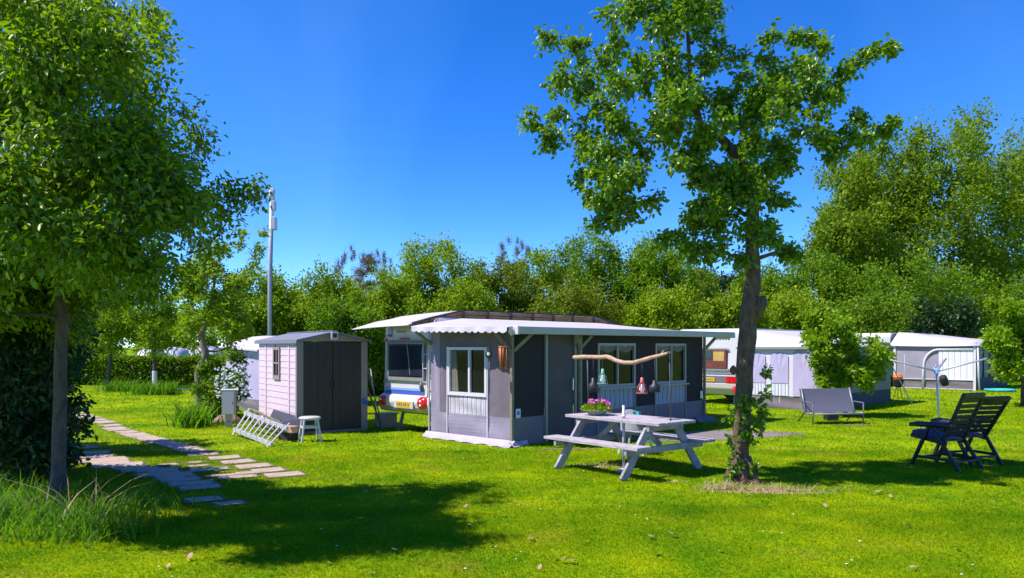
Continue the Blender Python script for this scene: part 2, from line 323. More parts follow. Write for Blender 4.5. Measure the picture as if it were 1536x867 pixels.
def clump_tree(name, base, trunk, clumps, leaf, barkm, label, cat='tree', group=None, per=60, lpt=14, ll=(0.06, 0.09), lw=0.55, twig_r=0.006,
               limb_r=0.05, fine=True, spread=0.05, droop=0.35, twigs=True, up=0.6, surf=0.45, trunk_n=10, bump=0.0):
    """trunk: [(x,y,z,r)...] local, clumps: [(x,y,z,rx,ry,rz,weight)] local"""
    t = thing(name, base, 0, label, cat, group)
    nodes = []
    if trunk:
        pts = []; rad = []
        for i in range(len(trunk) - 1):
            a, b = trunk[i], trunk[i + 1]
            for k in range(4):
                f = k / 4; j = bump * a[3]
                pts.append(Vector([a[c] + (b[c] - a[c]) * f for c in range(3)]) + Vector((random.gauss(0, j), random.gauss(0, j), 0)))
                rad.append((a[3] + (b[3] - a[3]) * f) * (1 + random.uniform(-1, 1) * bump))
        pts.append(Vector(trunk[-1][:3])); rad.append(trunk[-1][3]); pts[0] = Vector(trunk[0][:3])
        MB().tube(pts, rad, trunk_n).build('trunk', M[barkm], t, smooth=True)
        nodes = [(p, r) for p, r in zip(pts, rad)]
        nodes = [n for n in nodes if n[0].z > 0.3 * nodes[-1][0].z]
    br = MB(); AP = []; AD = []
    tw = MB()
    for cl in sorted(clumps, key=lambda c: c[2]):
        c = Vector(cl[:3]); rr = np.array(cl[3:6]); w = cl[6] if len(cl) > 6 else 1.0
        line = [c]
        if nodes:
            a, r0 = min(nodes, key=lambda n: (n[0] - c).length + max(0, n[0].z - c.z) * 1.2)
            r1 = min(r0 * 0.7, limb_r * (0.6 + 0.5 * max(rr))); m1 = a.lerp(c, 0.35) + Vector((0, 0, -0.05 * (c - a).length)); m2 = a.lerp(c, 0.7)
            jj = 0.07 * (c - a).length
            m1 += Vector((random.gauss(0, jj), random.gauss(0, jj), random.gauss(0, jj))); m2 += Vector((random.gauss(0, jj), random.gauss(0, jj), random.gauss(0, jj)))
            line = [a, m1, m2, c]
            br.tube(line, [r1, r1 * .8, r1 * .6, max(0.3 * r1, twig_r)], 6, cap=False)
            nodes += [(m1, r1 * .8), (m2, r1 * .6), (c, r1 * .5)]
        n = max(3, int(per * w)); d = unit(rng.normal(size=(n, 3))); q = rng.random((n, 1)) ** surf
        E = np.array(c) + d * q * rr
        l0 = np.array(line[-2] if len(line) > 1 else c); f = rng.random((n, 1)) * (0.8 if len(line) > 1 else 0)
        St = np.array(c) * (1 - f * .6) + l0 * f * .6
        if len(line) <= 1: St = np.array(c) + (E - np.array(c)) * 0.35
        Md = (St + E) / 2 + rng.normal(size=(n, 3)) * 0.08 * np.linalg.norm(E - St, axis=1, keepdims=True)
        if twigs:
            for i in range(n): tw.tube([St[i], Md[i], E[i]], [twig_r * 1.4, twig_r, twig_r * .5], 3, cap=False)
        tt = 0.3 + 0.7 * rng.random((n, lpt, 1)) ** 0.8
        Pq = (1 - tt) ** 2 * St[:, None] + 2 * tt * (1 - tt) * Md[:, None] + tt ** 2 * E[:, None]
        Pq = Pq + rng.normal(size=Pq.shape) * spread
        tv = unit(E - St)[:, None] + rng.normal(size=Pq.shape) * 0.75 + np.array([0, 0, -droop])
        AP.append(Pq.reshape(-1, 3)); AD.append(tv.reshape(-1, 3))
    if br.v: tag(br.build('limbs', M[barkm], t, smooth=True), kind='stuff')
    if tw.v: tag(tw.build('twigs', M[barkm], t), kind='stuff')
    P = np.concatenate(AP); D = np.concatenate(AD); n = len(P)
    P[:, 2] = np.maximum(P[:, 2], 0.04)
    L = ll[0] + (ll[1] - ll[0]) * rng.random(n); Wd = L * lw * (0.8 + 0.4 * rng.random(n))
    link('crown', leaves_mesh('crown', P, D, L, Wd, LEAF[leaf], up, 0.22, fine), None, t)
    return t

# grid direction shared by the pitches: U runs along the awning fronts, V towards the caravans
ANG = math.atan2(0.716, 0.698)

# ------------------------------------------------------------------ ground
def ground():
    mb = MB(); xs = [-1500, -60, -30, -15, 0, 15, 30, 60, 1500]; ys = [-40, 0, 10, 20, 40, 80, 2500]
    vs = [(x, y, 0) for y in ys for x in xs]; n = len(xs)
    mb.add(vs, [(j*n+i, j*n+i+1, (j+1)*n+i+1, (j+1)*n+i) for j in range(len(ys)-1) for i in range(n-1)])
    tag(mb.build('lawn', M['lawn']), kind='structure')
ground()
def blob(name, cx, cy, rx, ry, z, m, kind='structure', parent=None, n=36, seed=0, rot=0.0, irr=0.22):
    rd = random.Random(seed); ph = [rd.uniform(0, 6.28) for _ in range(6)]; vs = [(0, 0, 0)]
    for k in range(n):
        t = 2 * math.pi * k / n; r = 1 + irr * sum(math.sin((i + 2) * t + ph[i]) / (i + 1.3) for i in range(6))
        x, y = rx * r * math.cos(t), ry * r * math.sin(t); vs.append((x * math.cos(rot) - y * math.sin(rot), x * math.sin(rot) + y * math.cos(rot), 0))
    o = MB().add(vs, [(0, 1 + k, 1 + (k + 1) % n) for k in range(n)]).build(name, M[m], parent); o.location = (cx, cy, z)
    return tag(o, kind=kind)
EX = []   # (cx, cy, r) spots and boxes where no grass grows
gp = G(1085, 655); blob('gravel_path', gp.x - 0.1, gp.y + 0.2, 1.55, 0.85, 0.004, 'gravel', seed=3, rot=0.35); EX.append((gp.x - 0.1, gp.y + 0.2, 0.75)); EX.append((gp.x - 0.9, gp.y + 0.1, 0.5)); EX.append((gp.x + .75, gp.y + .25, .45))
for px, py, rx, ry, s in ((1150, 737, 0.75, 0.16, 5), (1085, 733, 0.28, 0.10, 6), (900, 700, 0.42, 0.10, 8), (1012, 722, 0.16, 0.06, 9), (850, 674, 0.5, 0.1, 12), (1280, 638, 0.45, 0.16, 14)):
    q = G(px, py); blob('bare_soil', q.x, q.y, rx, ry, 0.004, 'straw' if py > 690 else 'soil', seed=s, rot=-0.2 if px == 900 else 0.0, irr=0.3); EX.append((q.x, q.y, min(rx, ry) * 1.1))

# concrete slabs let into the grass, two tracks
path = MB()
PV = []
def zc(x, y): return G(100 + x / 4.267, 600 + y / 4.267)
T1 = [(60, 85, .55, .42), (150, 113, .75, .45), (240, 143, .8, .45), (322, 187, .85, .46), (450, 226, .85, .46), (575, 263, .85, .46), (735, 303, .8, .46), (878, 350, .5, .36), (1008, 372, .5, .40), (1100, 397, .48, .40), (1200, 425, .52, .42), (1295, 452, .46, .40), (1395, 480, .5, .40)]
T2 = [(60, 310, .7, .42), (130, 342, .7, .45), (235, 385, .7, .42), (330, 420, .7, .45), (470, 447, .55, .42), (600, 452, .5, .34), (690, 482, .5, .42), (730, 512, .5, .34), (800, 537, .55, .36), (855, 562, .5, .34),
      (655, 416, .26, .2), (825, 402, .22, .16), (845, 424, .3, .14), (910, 447, .55, .30), (1005, 484, .42, .16), (1092, 495, .5, .22), (880, 640, .4, .3), (1045, 665, .32, .22)]
T1 = [q_ for a_, b_ in zip(T1[:7], T1[1:8]) for q_ in (a_, ((a_[0] + b_[0]) / 2 + 6, (a_[1] + b_[1]) / 2, .5, .42))] + T1[7:]
T2 = T2 + [(185, 364, .5, .42), (283, 402, .55, .42), (400, 434, .5, .42), (535, 455, .4, .36), (560, 480, .45, .36), (640, 470, .4, .34), (665, 500, .4, .3), (1150, 470, .3, .2)]
for i, (x, y, a, b) in enumerate(T1 + T2):
    c = zc(x, y); rz = ANG + math.pi / 2 + random.uniform(-0.10, 0.10) if i < 14 else ANG + random.uniform(-0.35, -0.15)
    PV.append((c, a, b, rz)); a *= .9; b *= .84; EX.append((c.x, c.y, 0.40 * min(a, b) + 0.03)); 
    ax = Vector((math.cos(rz), math.sin(rz), 0)); 
    for s in (-.3, .3): EX.append((c.x + ax.x * a * s, c.y + ax.y * a * s, 0.40 * b))
    m = Matrix.Rotation(rz, 3, 'Z'); vs = [m @ Vector((sx * (a / 2 + .05), sy * (b / 2 + .05), 0)) + c + Vector((0, 0, 0.0041 + i * 0.0002)) for sx, sy in ((-1, -1), (1, -1), (1, 1), (-1, 1))]
    path.add(vs, [(0, 1, 2, 3)])
pobj = tag(path.build('path', M['soil']), kind='structure')
for c, a, b, rz in PV:
    mb = MB(); a2, b2 = a / 2, b / 2
    mb.prism([(-a2 + random.uniform(0, .04), -b2 + random.uniform(0, .03)), (a2 - random.uniform(0, .04), -b2 + random.uniform(0, .03)), (a2 - random.uniform(0, .04), b2 - random.uniform(0, .03)), (-a2 + random.uniform(0, .04), b2 - random.uniform(0, .03))], 2, 0, 0.022)
    o = mb.build('paving_slab', M['concrete'], pobj, 0.008); o.location = c + Vector((0, 0, -0.006)); o.rotation_euler = (random.gauss(0, .008), random.gauss(0, .008), rz)

# ------------------------------------------------------------------ main awning (local x along front, y towards caravan)
BASE = Vector((0, 13.5, 0))
awn = thing('caravan_awning', BASE, ANG, 'grey canvas caravan awning with striped window panels and scalloped white roof edge', 'awning')
def sag_panel(name, p0, p1, z0, z1, m, parent, nrm, amp=0.022, n=8, th=0.012):
    """thin canvas panel between two plan points, slightly wavy"""
    p0 = Vector((*p0, 0)); p1 = Vector((*p1, 0)); nv = Vector((*nrm, 0)); ph = random.uniform(0, 6)
    def fn(u, v):
        e = math.sin(math.pi * u) * math.sin(math.pi * v)
        return p0.lerp(p1, u) + Vector((0, 0, z0 + (z1 - z0) * v)) + nv * amp * e * math.sin(5 * u + 3 * v + ph)
    return MB().grid(fn, n, n, th, -nv).build(name, M[m], parent, smooth=False)
E = (-1, 0); Fn = (0, -1)          # outward normals of end wall and front wall
# end wall, x = 0
sag_panel('lower_panel', (0, 2.2), (0, 0.02), 0.0, 0.5, 'canvas_light', awn, E, 0.03)
sag_panel('wall_panel', (0, 0.60), (0, 0.02), 0.5, 2.06, 'canvas_mauve', awn, E)
sag_panel('wall_panel', (0, 1.94), (0, 1.70), 0.5, 2.10, 'canvas_mauve', awn, E)
sag_panel('wall_panel', (0, 2.2), (0, 1.94), 0.5, 2.10, 'canvas_light', awn, E)
sag_panel('wall_panel', (0, 1.70), (0, 0.60), 1.72, 2.10, 'canvas_mauve', awn, E)
sag_panel('striped_panel', (0, 1.70), (0, 0.60), 0.5, 0.84, 'stripes_y', awn, E, 0.02)
for y in (0.60, 1.70): Br('zip_strip', (-0.012, y, 0.02), (-0.012, y, 1.75), 0.02, 0.028, 'frame_white', awn)
def window(parent, x0, x1, z0, z1, axis, mull=(0.5,), m='frame_white', curt=True):
    """axis 'y': on end wall spanning y; axis 'x': on front wall spanning x"""
    P = (lambda a, d, z: (d, a, z)) if axis == 'y' else (lambda a, d, z: (a, d, z))
    w = Bx('window', P(x0, 0.02, z0), P(x1, 0.03, z1), 'glass', parent)
    t = 0.05
    for a0, a1, zz0, zz1 in ((x0, x1, z1 - t, z1), (x0, x1, z0, z0 + t * 1.3), (x0, x0 + t, z0 + t * 1.3, z1 - t), (x1 - t, x1, z0 + t * 1.3, z1 - t)):
        Bx('frame', P(a0, -0.03, zz0), P(a1, 0.019, zz1), m, w)
    for f in mull:
        a = x0 + (x1 - x0) * f; Bx('mullion', P(a - 0.022, -0.026, z0 + t * 1.3), P(a + 0.022, 0.019, z1 - t), m, w)
    return w
wl = window(awn, 0.62, 1.68, 0.84, 1.74, 'y', (0.44,))
MB().grid(lambda u, v: (0.012 + 0.006 * math.sin(u * 20), 1.62 - 0.20 * u * (1 - 0.3 * v), 0.92 + 0.76 * v), 10, 2).build('curtain', M['curtain'], wl)
# front wall, y = 0
sag_panel('lower_panel', (0.02, 0), (0.84, 0), 0.0, 0.5, 'canvas_grey', awn, Fn, 0.03)
sag_panel('mesh_panel', (0.02, 0), (0.84, 0), 0.5, 2.06, 'canvas_char', awn, Fn)
dr = sag_panel('door_panel', (0.90, 0), (1.66, 0), 0.03, 2.02, 'canvas_door', awn, Fn, 0.02)
Bx('handle', (1.60, -0.05, 0.93), (1.625, -0.012, 1.15), 'alu', dr)
for x in (0.87, 1.70): Br('door_post', (x, -0.02, 0), (x, -0.02, 2.0), 0.045, 0.045, 'frame_grey', awn)
Br('wooden_post', (1.80, -0.05, 0), (1.80, -0.05, 2.02), 0.07, 0.07, 'wood_old', awn)
sag_panel('lower_panel', (1.76, 0), (6.4, 0), 0.0, 0.5, 'canvas_grey', awn, Fn, 0.02, 10)
for a, b in ((1.74, 2.40), (3.66, 4.40), (5.62, 6.38)): sag_panel('wall_panel', (a, 0), (b, 0), 0.5, 2.06, 'canvas_char', awn, Fn)
for a, b in ((2.40, 3.66), (4.40, 5.62)):
    sag_panel('wall_panel', (a, 0), (b, 0), 1.82, 2.06, 'canvas_char', awn, Fn)
    sag_panel('striped_panel', (a, 0), (b, 0), 0.5, 0.93, 'stripes_x', awn, Fn)
    w = window(awn, a, b, 0.93, 1.82, 'x', (0.52,), 'frame_grey')
    MB().grid(lambda u, v: (a + 0.06 + (b - a - 0.12) * u, 0.013 + 0.005 * math.sin(u * 40), 1.66 + 0.11 * v + 0.03 * math.cos(u * 12)), 24, 2).build('curtain_valance', M['curtain'], w)
    Bx('ledge', (a - 0.02, -0.10, 0.90), (b + 0.02, -0.002, 0.935), 'frame_grey', w)
    for x in (a, b): Br('zip_strip', (x, -0.015, 0.05), (x, -0.015, 0.89), 0.028, 0.02, 'frame_grey', awn)
# right end wall and back closing strips
sag_panel('wall_panel', (6.4, 0.02), (6.4, 2.3), 0.5, 2.1, 'canvas_mauve', awn, (1, 0)); sag_panel('lower_panel', (6.4, 0.02), (6.4, 2.3), 0.0, 0.5, 'canvas_light', awn, (1, 0))
# corner posts and wooden braces
Br('edge_pole', (-.02, 2.23, 0), (-.02, 2.23, 2.06), .025, .025, 'alu_white', awn)
for x, y in ((0, 0), (6.42, -0.02)): Br('corner_post', (x - 0.01, y - 0.01, 0), (x - 0.01, y - 0.01, 2.06), 0.05, 0.05, 'wood_old', awn)
for p, q in (((-0.03, -0.02, 1.66), (-0.2, 0.28, 2.04)), ((0.02, -0.03, 1.68), (0.34, -0.22, 2.02)), ((1.80, -0.06, 1.70), (1.52, -0.2, 2.02)), ((6.44, 0.0, 1.66), (6.86, -0.1, 2.0)), ((0.0, 2.2, 1.80), (-0.4, 2.2, 2.06)), ((1.84, -.06, 1.74), (2.06, -.2, 2.02))):
    Br('brace', p, q, 0.055, 0.055, 'wood_old', awn)
# lower roof sheet
def prof(u, lo, hi, a=-0.42, b=0.9, c=5.4, d=7.1, dlo=2.14):
    if u < b: return lo + (hi - lo) * (max(0, (u - a) / (b - a)) ** 0.8)
    if u < c: return hi
    return hi + (dlo - hi) * min(1, (u - c) / (d - c))
UA, UB = -0.40, 7.15
def roof_fn(a, b):
    u = UA + (UB - UA) * a; v = -0.30 + 2.62 * b
    zf = 2.085; zb = prof(u, 2.13, 2.33)
    return (u, v, zf + (zb - zf) * b - 0.018 * math.sin(math.pi * b) * (0.6 + 0.4 * math.sin(u * 7)))
MB().grid(roof_fn, 60, 6, 0.012).build('roof_sheet', M['roof_white'], awn, smooth=True)
# scalloped valance along the end edge
mb = MB(); n = 96; y0, y1 = -0.28, 2.30
top = []; bot = []
for i in range(n + 1):
    f = i / n; y = y0 + (y1 - y0) * f; z = 2.084 + (2.13 - 2.084) * f + 0.004
    k = abs(math.sin(math.pi * f * 15)); top.append((UA - 0.004, y, z)); bot.append((UA - 0.016 - 0.012 * math.sin(f * 30), y, z - 0.075 - 0.035 * k))
mb.add(top + bot, [(i, i + 1, n + 2 + i, n + 1 + i) for i in range(n)]); mb.build('valance', M['roof_white'], awn)
# front cassette with end caps and fabric flap
Bx('cassette', (-0.26, -0.42, 1.965), (7.1, -0.305, 2.095), 'box_grey', awn, 0.01)
for x in (-0.30, 7.1): Bx('cassette_cap', (x, -0.43, 1.955), (x + 0.04, -0.30, 2.105), 'frame_white', awn, 0.01)
MB().grid(lambda u, v: (-0.31 - 0.09 * u, -0.33 + 0.03 * v, 2.09 - 0.17 * v * (1 - 0.4 * u)), 4, 3).build('loose_flap', M['roof_white'], awn)
mb = MB(); n = 60
top = [(6.45 + 0.68 * i / n, -0.306, 2.0) for i in range(n + 1)]; bot = [(6.45 + .68 * i / n, -0.30, 1.93 - 0.03 * abs(math.sin(math.pi * i / n * 5))) for i in range(n + 1)]
mb.add(top + bot, [(i, i + 1, n + 2 + i, n + 1 + i) for i in range(n)]); mb.build('valance', M['roof_white'], awn)
# ground flap along the end wall, spread out on the grass
mb = MB()
def flap(u, v):
    y = -0.10 + 2.42 * u; out = 0.02 + (0.17 + 0.03 * math.sin(u * 17) + 0.015 * math.sin(u * 41)) * v
    return (-out, y, 0.10 * (1 - v) ** 1.5 + 0.012 + 0.008 * math.sin(u * 37 + v * 4) * v)
mb.grid(flap, 60, 5).build('ground_flap', M['flap'], awn, smooth=True)
mb = MB(); mb.grid(lambda u, v: (-0.12 + 0.5 * u, -0.02 - (0.14 * (1 - u) + 0.02) * v, 0.08 * (1 - v) + 0.012 + .01 * math.sin(u * 30)), 14, 3).build('ground_flap', M['flap'], awn, smooth=True)
mb = MB(); mb.grid(lambda u, v: (6.0 + 0.62 * u, -0.02 - (0.10 + 0.2 * u) * v, 0.12 * (1 - v) + 0.012), 10, 3).build('ground_flap', M['canvas_grey'], awn, smooth=True)
# small plates on the canvas
pl = Bx('sign_plate', (0.06, -0.045, 0.50), (0.17, -0.03, 0.66), 'frame_white', awn); Bx('sign_mark', (0.085, -0.048, 0.55), (0.145, -0.0455, 0.62), 'stripe_blue', pl)
Bx('socket_plate', (6.22, -0.04, 0.55), (6.31, -0.025, 0.72), 'frame_white', awn)

# raised roof over the caravan
rf = thing('shelter_roof', BASE, ANG, 'raised white sheet roof with brown board frieze above the blue striped caravan', 'roof')
def up_fn(a, b):
    u = -0.42 + 7.05 * a; v = 2.40 + 1.85 * b
    z = prof(u, 2.165, 2.49, -0.42, 1.0, 5.3, 6.7, 2.24)
    return (u, v, z - 0.05 * b * b + 0.006 * math.sin(u * 9))
MB().grid(up_fn, 44, 5, 0.02).build('roof_sheet', M['roof_white'], rf, smooth=True)
lastx = None
xs = [-0.33, 0.1, 0.5, 1.0, 1.7, 2.4, 3.1, 3.8, 4.5, 5.3, 5.9, 6.5]
def lowz(u): return prof(u, 2.13, 2.33)
def upz(u): return prof(u, 2.165, 2.49, -0.42, 1.0, 5.3, 6.7, 2.24)
for i, x in enumerate(xs):
    Br('upright', (x, 2.375, lowz(x) - 0.05), (x, 2.375, max(upz(x), lowz(x) + 0.02) - 0.012), 0.05, 0.04, 'wood_dark', rf)
    if i:
        p = xs[i - 1]
        for k, fz in enumerate((0.12, 0.55)):
            za = lowz(p) + (upz(p) - lowz(p)) * fz + 0.02; zb = lowz(x) + (upz(x) - lowz(x)) * fz + 0.02
            if upz(x) - lowz(x) > 0.06: Br('frieze_board', (p + 0.02, 2.39 + .004 * k, za), (x - 0.02, 2.39 + .004 * k, zb), 0.015, 0.05 if k else 0.06, 'wood_brown', rf)
        Br('edge_batten', (p + .001, 2.345, upz(p) + 0.004), (x - .001, 2.345, upz(x) + 0.004), 0.03, 0.03, 'wood_dark', rf)
for x, y in ((1.9, 4.52), (6.2, 4.52)): Br('post', (x, y, 0), (x, y, upz(x) - 0.1), 0.07, 0.07, 'wood_old', rf)
for x in (1.9, 6.2): Br('cross_beam', (x, 2.42, upz(x) - 0.09), (x, 4.55, upz(x) - 0.12), 0.05, 0.08, 'wood_old', rf)

# ------------------------------------------------------------------ caravans
def text(name, body, size, m, parent, loc, rot, ext=0.001):
    cu = bpy.data.curves.new(name, 'FONT'); cu.body = body; cu.size = size; cu.extrude = ext; cu.align_x = 'CENTER'; cu.align_y = 'CENTER'
    o = bpy.data.objects.new(name, cu); dg = bpy.context.evaluated_depsgraph_get(); COL.objects.link(o); bpy.context.view_layer.update()
    me = bpy.data.meshes.new_from_object(o.evaluated_get(bpy.context.evaluated_depsgraph_get())); bpy.data.objects.remove(o)
    o = link(name, me, M[m], parent); o.location = loc; o.rotation_euler = rot; return o
REAR = (R(90), 0, R(-90))    # text on a wall that faces local -x
def body(parent, x0, x1, y0, y1, z0, z1, m, r=0.18, lean=0.06):
    # side outline (x,z) with rounded ends, extruded over the width
    pts = []
    for cx, cz, a0 in ((x1 - r * 1.6, z1 - r * 1.6, 0), (x0 + r + lean, z1 - r, 90)):
        rr = r * 1.6 if a0 == 0 else r
        for k in range(7): t = R(a0 + 90 * k / 6); pts.append((cx + rr * math.cos(t), cz + rr * math.sin(t)))
    pts += [(x0 + 0.01, z0 + 0.35), (x0, z0 + 0.05), (x0 + 0.05, z0), (x1 - 0.3, z0), (x1 - 0.03, z0 + 0.3)]
    mb = MB(); n = len(pts)
    vs = [(x, y, z) for y in (y0, y1) for x, z in pts]; fs = [tuple(range(n)), tuple(range(2*n-1, n-1, -1))] + [(i, n + i, n + (i+1) % n, (i+1) % n) for i in range(n)]
    return mb.add(vs, fs).build('body', M[m], parent, 0.05)
def wheel(parent, x, y, r=0.31, w=0.18):
    def disc(r0, w0): 
        b = MB(); b.lathe([(r0 * .62, -w0 / 2), (r0 * .94, -w0 / 2), (r0, -w0 * .3), (r0, w0 * .3), (r0 * .94, w0 / 2), (r0 * .62, w0 / 2)], 20); return b
    t = disc(r, w).build('wheel', M['rubber'], parent, smooth=False); t.location = (x, y, r); t.rotation_euler = (R(90), 0, 0)
    d = MB().lathe([(r * .1, -w * .42), (r * .62, -w * .36), (r * .62, w * .36), (r * .1, w * .42)], 16).build('rim', M['alu'], t); return t

cv = thing('caravan', BASE + Matrix.Rotation(ANG, 3, 'Z') @ Vector((-0.50, -0.55, 0)), ANG, 'white touring caravan with blue stripes and round red tail lamps behind the shed', 'caravan')
X0 = 0.62; cy0, cy1 = 2.84, 4.46
body(cv, X0, 5.8, cy0, cy1, 0.5, 2.33, 'caravan', 0.2, 0.05)
rx = X0 - 0.004
rw = Bx('rear_window', (X0 - 0.035, 3.12, 1.13), (X0 + 0.06, 4.24, 1.80), 'glass_car', cv, 0.03)
for a, b, c, d in ((3.08, 4.28, 1.06, 1.13), (3.08, 4.28, 1.80, 1.84), (3.08, 3.12, 1.13, 1.80), (4.24, 4.28, 1.13, 1.80)): Bx('frame', (X0 - 0.03, a, c), (X0 + 0.05, b, d), 'frame_grey', rw)
Br('wiper_cord', (X0 - 0.045, 3.62, 1.95), (X0 - 0.045, 3.5, 1.18), 0.008, 0.008, 'alu_white', cv)
Bx('stripe', (X0 - 0.004, 3.10, 0.862), (X0 + 0.05, 4.40, 0.91), 'stripe_pale', cv); Bx('stripe', (X0 - 0.004, 3.10, 0.782), (X0 + 0.05, 4.40, 0.845), 'stripe_blue', cv)
Bx('marker_lamp', (X0 - 0.01, 3.62, 1.905), (X0 + 0.06, 3.90, 1.93), 'red_lamp', cv); Bx('marker_lamp', (X0 - 0.01, 4.37, 1.88), (X0 + 0.06, 4.42, 1.92), 'red_lamp', cv)
# rounded bumper skirt
mb = MB()
pts = [(X0 + 0.06, 0.80), (X0 - 0.06, 0.74), (X0 - 0.10, 0.62), (X0 - 0.06, 0.50), (X0 + 0.06, 0.42), (X0 + 0.3, 0.42), (X0 + 0.3, 0.80)]
mb.add([(x, y, z) for y in (cy0 - 0.02, cy1 + 0.04) for x, z in pts], [tuple(range(7)), tuple(range(13, 6, -1))] + [(i, 7 + i, 7 + (i + 1) % 7, (i + 1) % 7) for i in range(7)])
mb.build('bumper', M['caravan'], cv, 0.03)
mb = MB(); pts = [(X0 - 0.085, 0.54), (X0 - 0.03, 0.43), (X0 + 0.1, 0.40), (X0 + 0.2, 0.40), (X0 + .2, 0.54)]
mb.add([(x, y, z) for y in (cy0, cy1 + 0.06) for x, z in pts], [tuple(range(5)), tuple(range(9, 4, -1))] + [(i, 5 + i, 5 + (i + 1) % 5, (i + 1) % 5) for i in range(5)]); mb.build('bumper_lip', M['bumper'], cv, 0.02)
for y, w in ((4.36, 0.14), (3.06, 0.17)):
    l = MB(); 
    for k in range(3): pass
    l.lathe([(0.02, -0.055), (w * .55, -0.045), (w * .9, -0.015), (w, 0.02), (w, 0.06)], 20)
    o = l.build('tail_lamp', M['red_lamp'], cv, smooth=True); o.location = (X0 - 0.09, y, 0.63); o.rotation_euler = (0, R(90), 0); o.scale = (0.78, 1.0, 1.0)
    for dz in ((-.045, .045) if y < 3.5 else (.03,)):
        b = MB().lathe([(0.005, -0.012), (0.022, -0.008), (0.03, 0.0), (0.03, 0.02)], 12).build('reflector', M['white_lamp'], o); b.location = (-dz * 1.2, 0, -0.055)
pt = Bx('number_plate', (X0 - 0.125, 3.40, 0.52), (X0 - 0.104, 3.86, 0.64), 'plate', cv, 0.004)
for k, y in enumerate((3.80, 3.74, 3.68, 3.60, 3.54, 3.46)): Bx('plate_character', (X0 - 0.1275, y - 0.018, 0.55), (X0 - 0.1255, y + 0.014, 0.61), 'lettering', pt)
Bx('plate_holder', (X0 - 0.12, 3.32, 0.50), (X0 - 0.09, 3.94, 0.66), 'caravan', cv, 0.01)
em = MB().lathe([(0.01, -.006), (.10, -.004), (.105, 0.0)], 20).build('emblem', M['stripe_pale'], cv); em.location = (X0 + 0.035, 4.27, 2.06); em.rotation_euler = (0, R(90), 0); em.scale = (1.1, .8, 1)
Bx('emblem_base', (X0 + 0.012, 4.2, 1.96), (X0 + 0.03, 4.34, 2.0), 'lettering', em.parent)
for k in range(5): Bx('badge_character', (X0 + 0.01, 3.99 - k * 0.055, 2.04), (X0 + 0.03, 4.03 - k * 0.055, 2.075), 'box_grey', cv)
Bx('trim_rail', (X0 - 0.012, cy0 + 0.02, 1.86), (X0 + .03, cy1 - 0.02, 1.875), 'frame_grey', cv)
for y in (3.02, 2.88): Tb('ladder_rail', [(X0 - 0.06, y, 0.85), (X0 - 0.10, y, 1.0), (X0 - 0.10, y, 1.75), (X0 - 0.03, y, 1.85)], 0.012, 'alu_white', cv)
for z in (1.05, 1.32, 1.6): Tb('ladder_rung', [(X0 - 0.10, 2.88, z), (X0 - 0.10, 3.02, z)], 0.01, 'alu_white', cv)
Bx('grab_handle', (X0 - 0.05, 4.30, 1.0), (X0, 4.40, 1.05), 'frame_grey', cv, 0.015)
Tb('hanging_strap', [(X0 - 0.11, 3.05, 1.05), (X0 - 0.12, 3.06, 0.95), (X0 - 0.11, 3.02, 0.86)], 0.035, 'lettering', cv)
for y in (cy0 + 0.1, cy1 - 0.1): wheel(cv, 3.2, y)
for x, y in ((0.85, 4.2), (0.85, 2.9), (5.2, 2.9), (5.2, 4.2)):
    Br('corner_steady', (x, y, 0.02), (x + 0.12, y, 0.45), 0.05, 0.05, 'metal_grey', cv); Bx('steady_foot', (x - 0.08, y - 0.08, 0), (x + 0.08, y + 0.08, 0.03), 'metal_grey', cv)
Br('axle', (3.2, cy0 + .15, 0.31), (3.2, cy1 - .15, 0.31), 0.06, 0.06, 'black_metal', cv); Bx('chassis', (0.9, 3.0, 0.36), (5.6, 4.1, 0.5), 'black_metal', cv)

B2 = Vector((8.5, 20.9, 0))
c2 = thing('caravan', B2, ANG, 'cream caravan with maroon window reflection and rectangular red lamps behind the pear trunk', 'caravan')
X0 = 0.3
body(c2, X0, 6.0, 2.7, 4.85, 0.5, 2.3, 'caravan', 0.2, 0.04)
rw = Bx('rear_window', (X0 - 0.03, 3.12, 1.08), (X0 + 0.05, 4.4, 1.66), 'reflection_red', c2, 0.02)
Bx('yellow_curtain', (X0 - 0.034, 3.2, 1.32), (X0 - 0.0305, 3.56, 1.6), 'curtain_yellow', rw); Bx('window_top', (X0 - 0.036, 3.62, 1.36), (X0 - 0.0305, 4.36, 1.64), 'glass_car', rw)
Bx('frame', (X0 - 0.036, 3.06, 1.03), (X0 - 0.001, 4.46, 1.075), 'frame_grey', rw); Bx('frame', (X0 - 0.036, 3.06, 1.66), (X0 - 0.001, 4.46, 1.70), 'frame_grey', rw)
Bx('trim_band', (X0 - 0.012, 2.75, 0.93), (X0 + .03, 4.8, 0.96), 'frame_grey', c2); Bx('light_board', (X0 - 0.05, 2.75, 0.66), (X0 + 0.02, 4.8, 0.86), 'canvas_mauve', c2)
Bx('tail_lamp', (X0 - 0.075, 2.72, 0.67), (X0 - 0.051, 3.12, 0.85), 'red_lamp', c2); Bx('tail_lamp', (X0 - 0.075, 4.45, 0.67), (X0 - 0.051, 4.82, 0.85), 'red_lamp', c2)
pt = Bx('number_plate', (X0 - 0.07, 3.5, 0.69), (X0 - 0.051, 4.0, 0.81), 'plate', c2)
for k in range(6): Bx('plate_character', (X0 - 0.0725, 3.56 + k * .07, 0.72), (X0 - 0.0705, 3.6 + k * .07, 0.78), 'lettering', pt)
mb = MB(); pts = [(X0 - 0.06, 0.65), (X0 - 0.08, 0.5), (X0 + 0.02, 0.30), (X0 + 0.2, 0.28), (X0 + .2, 0.65)]
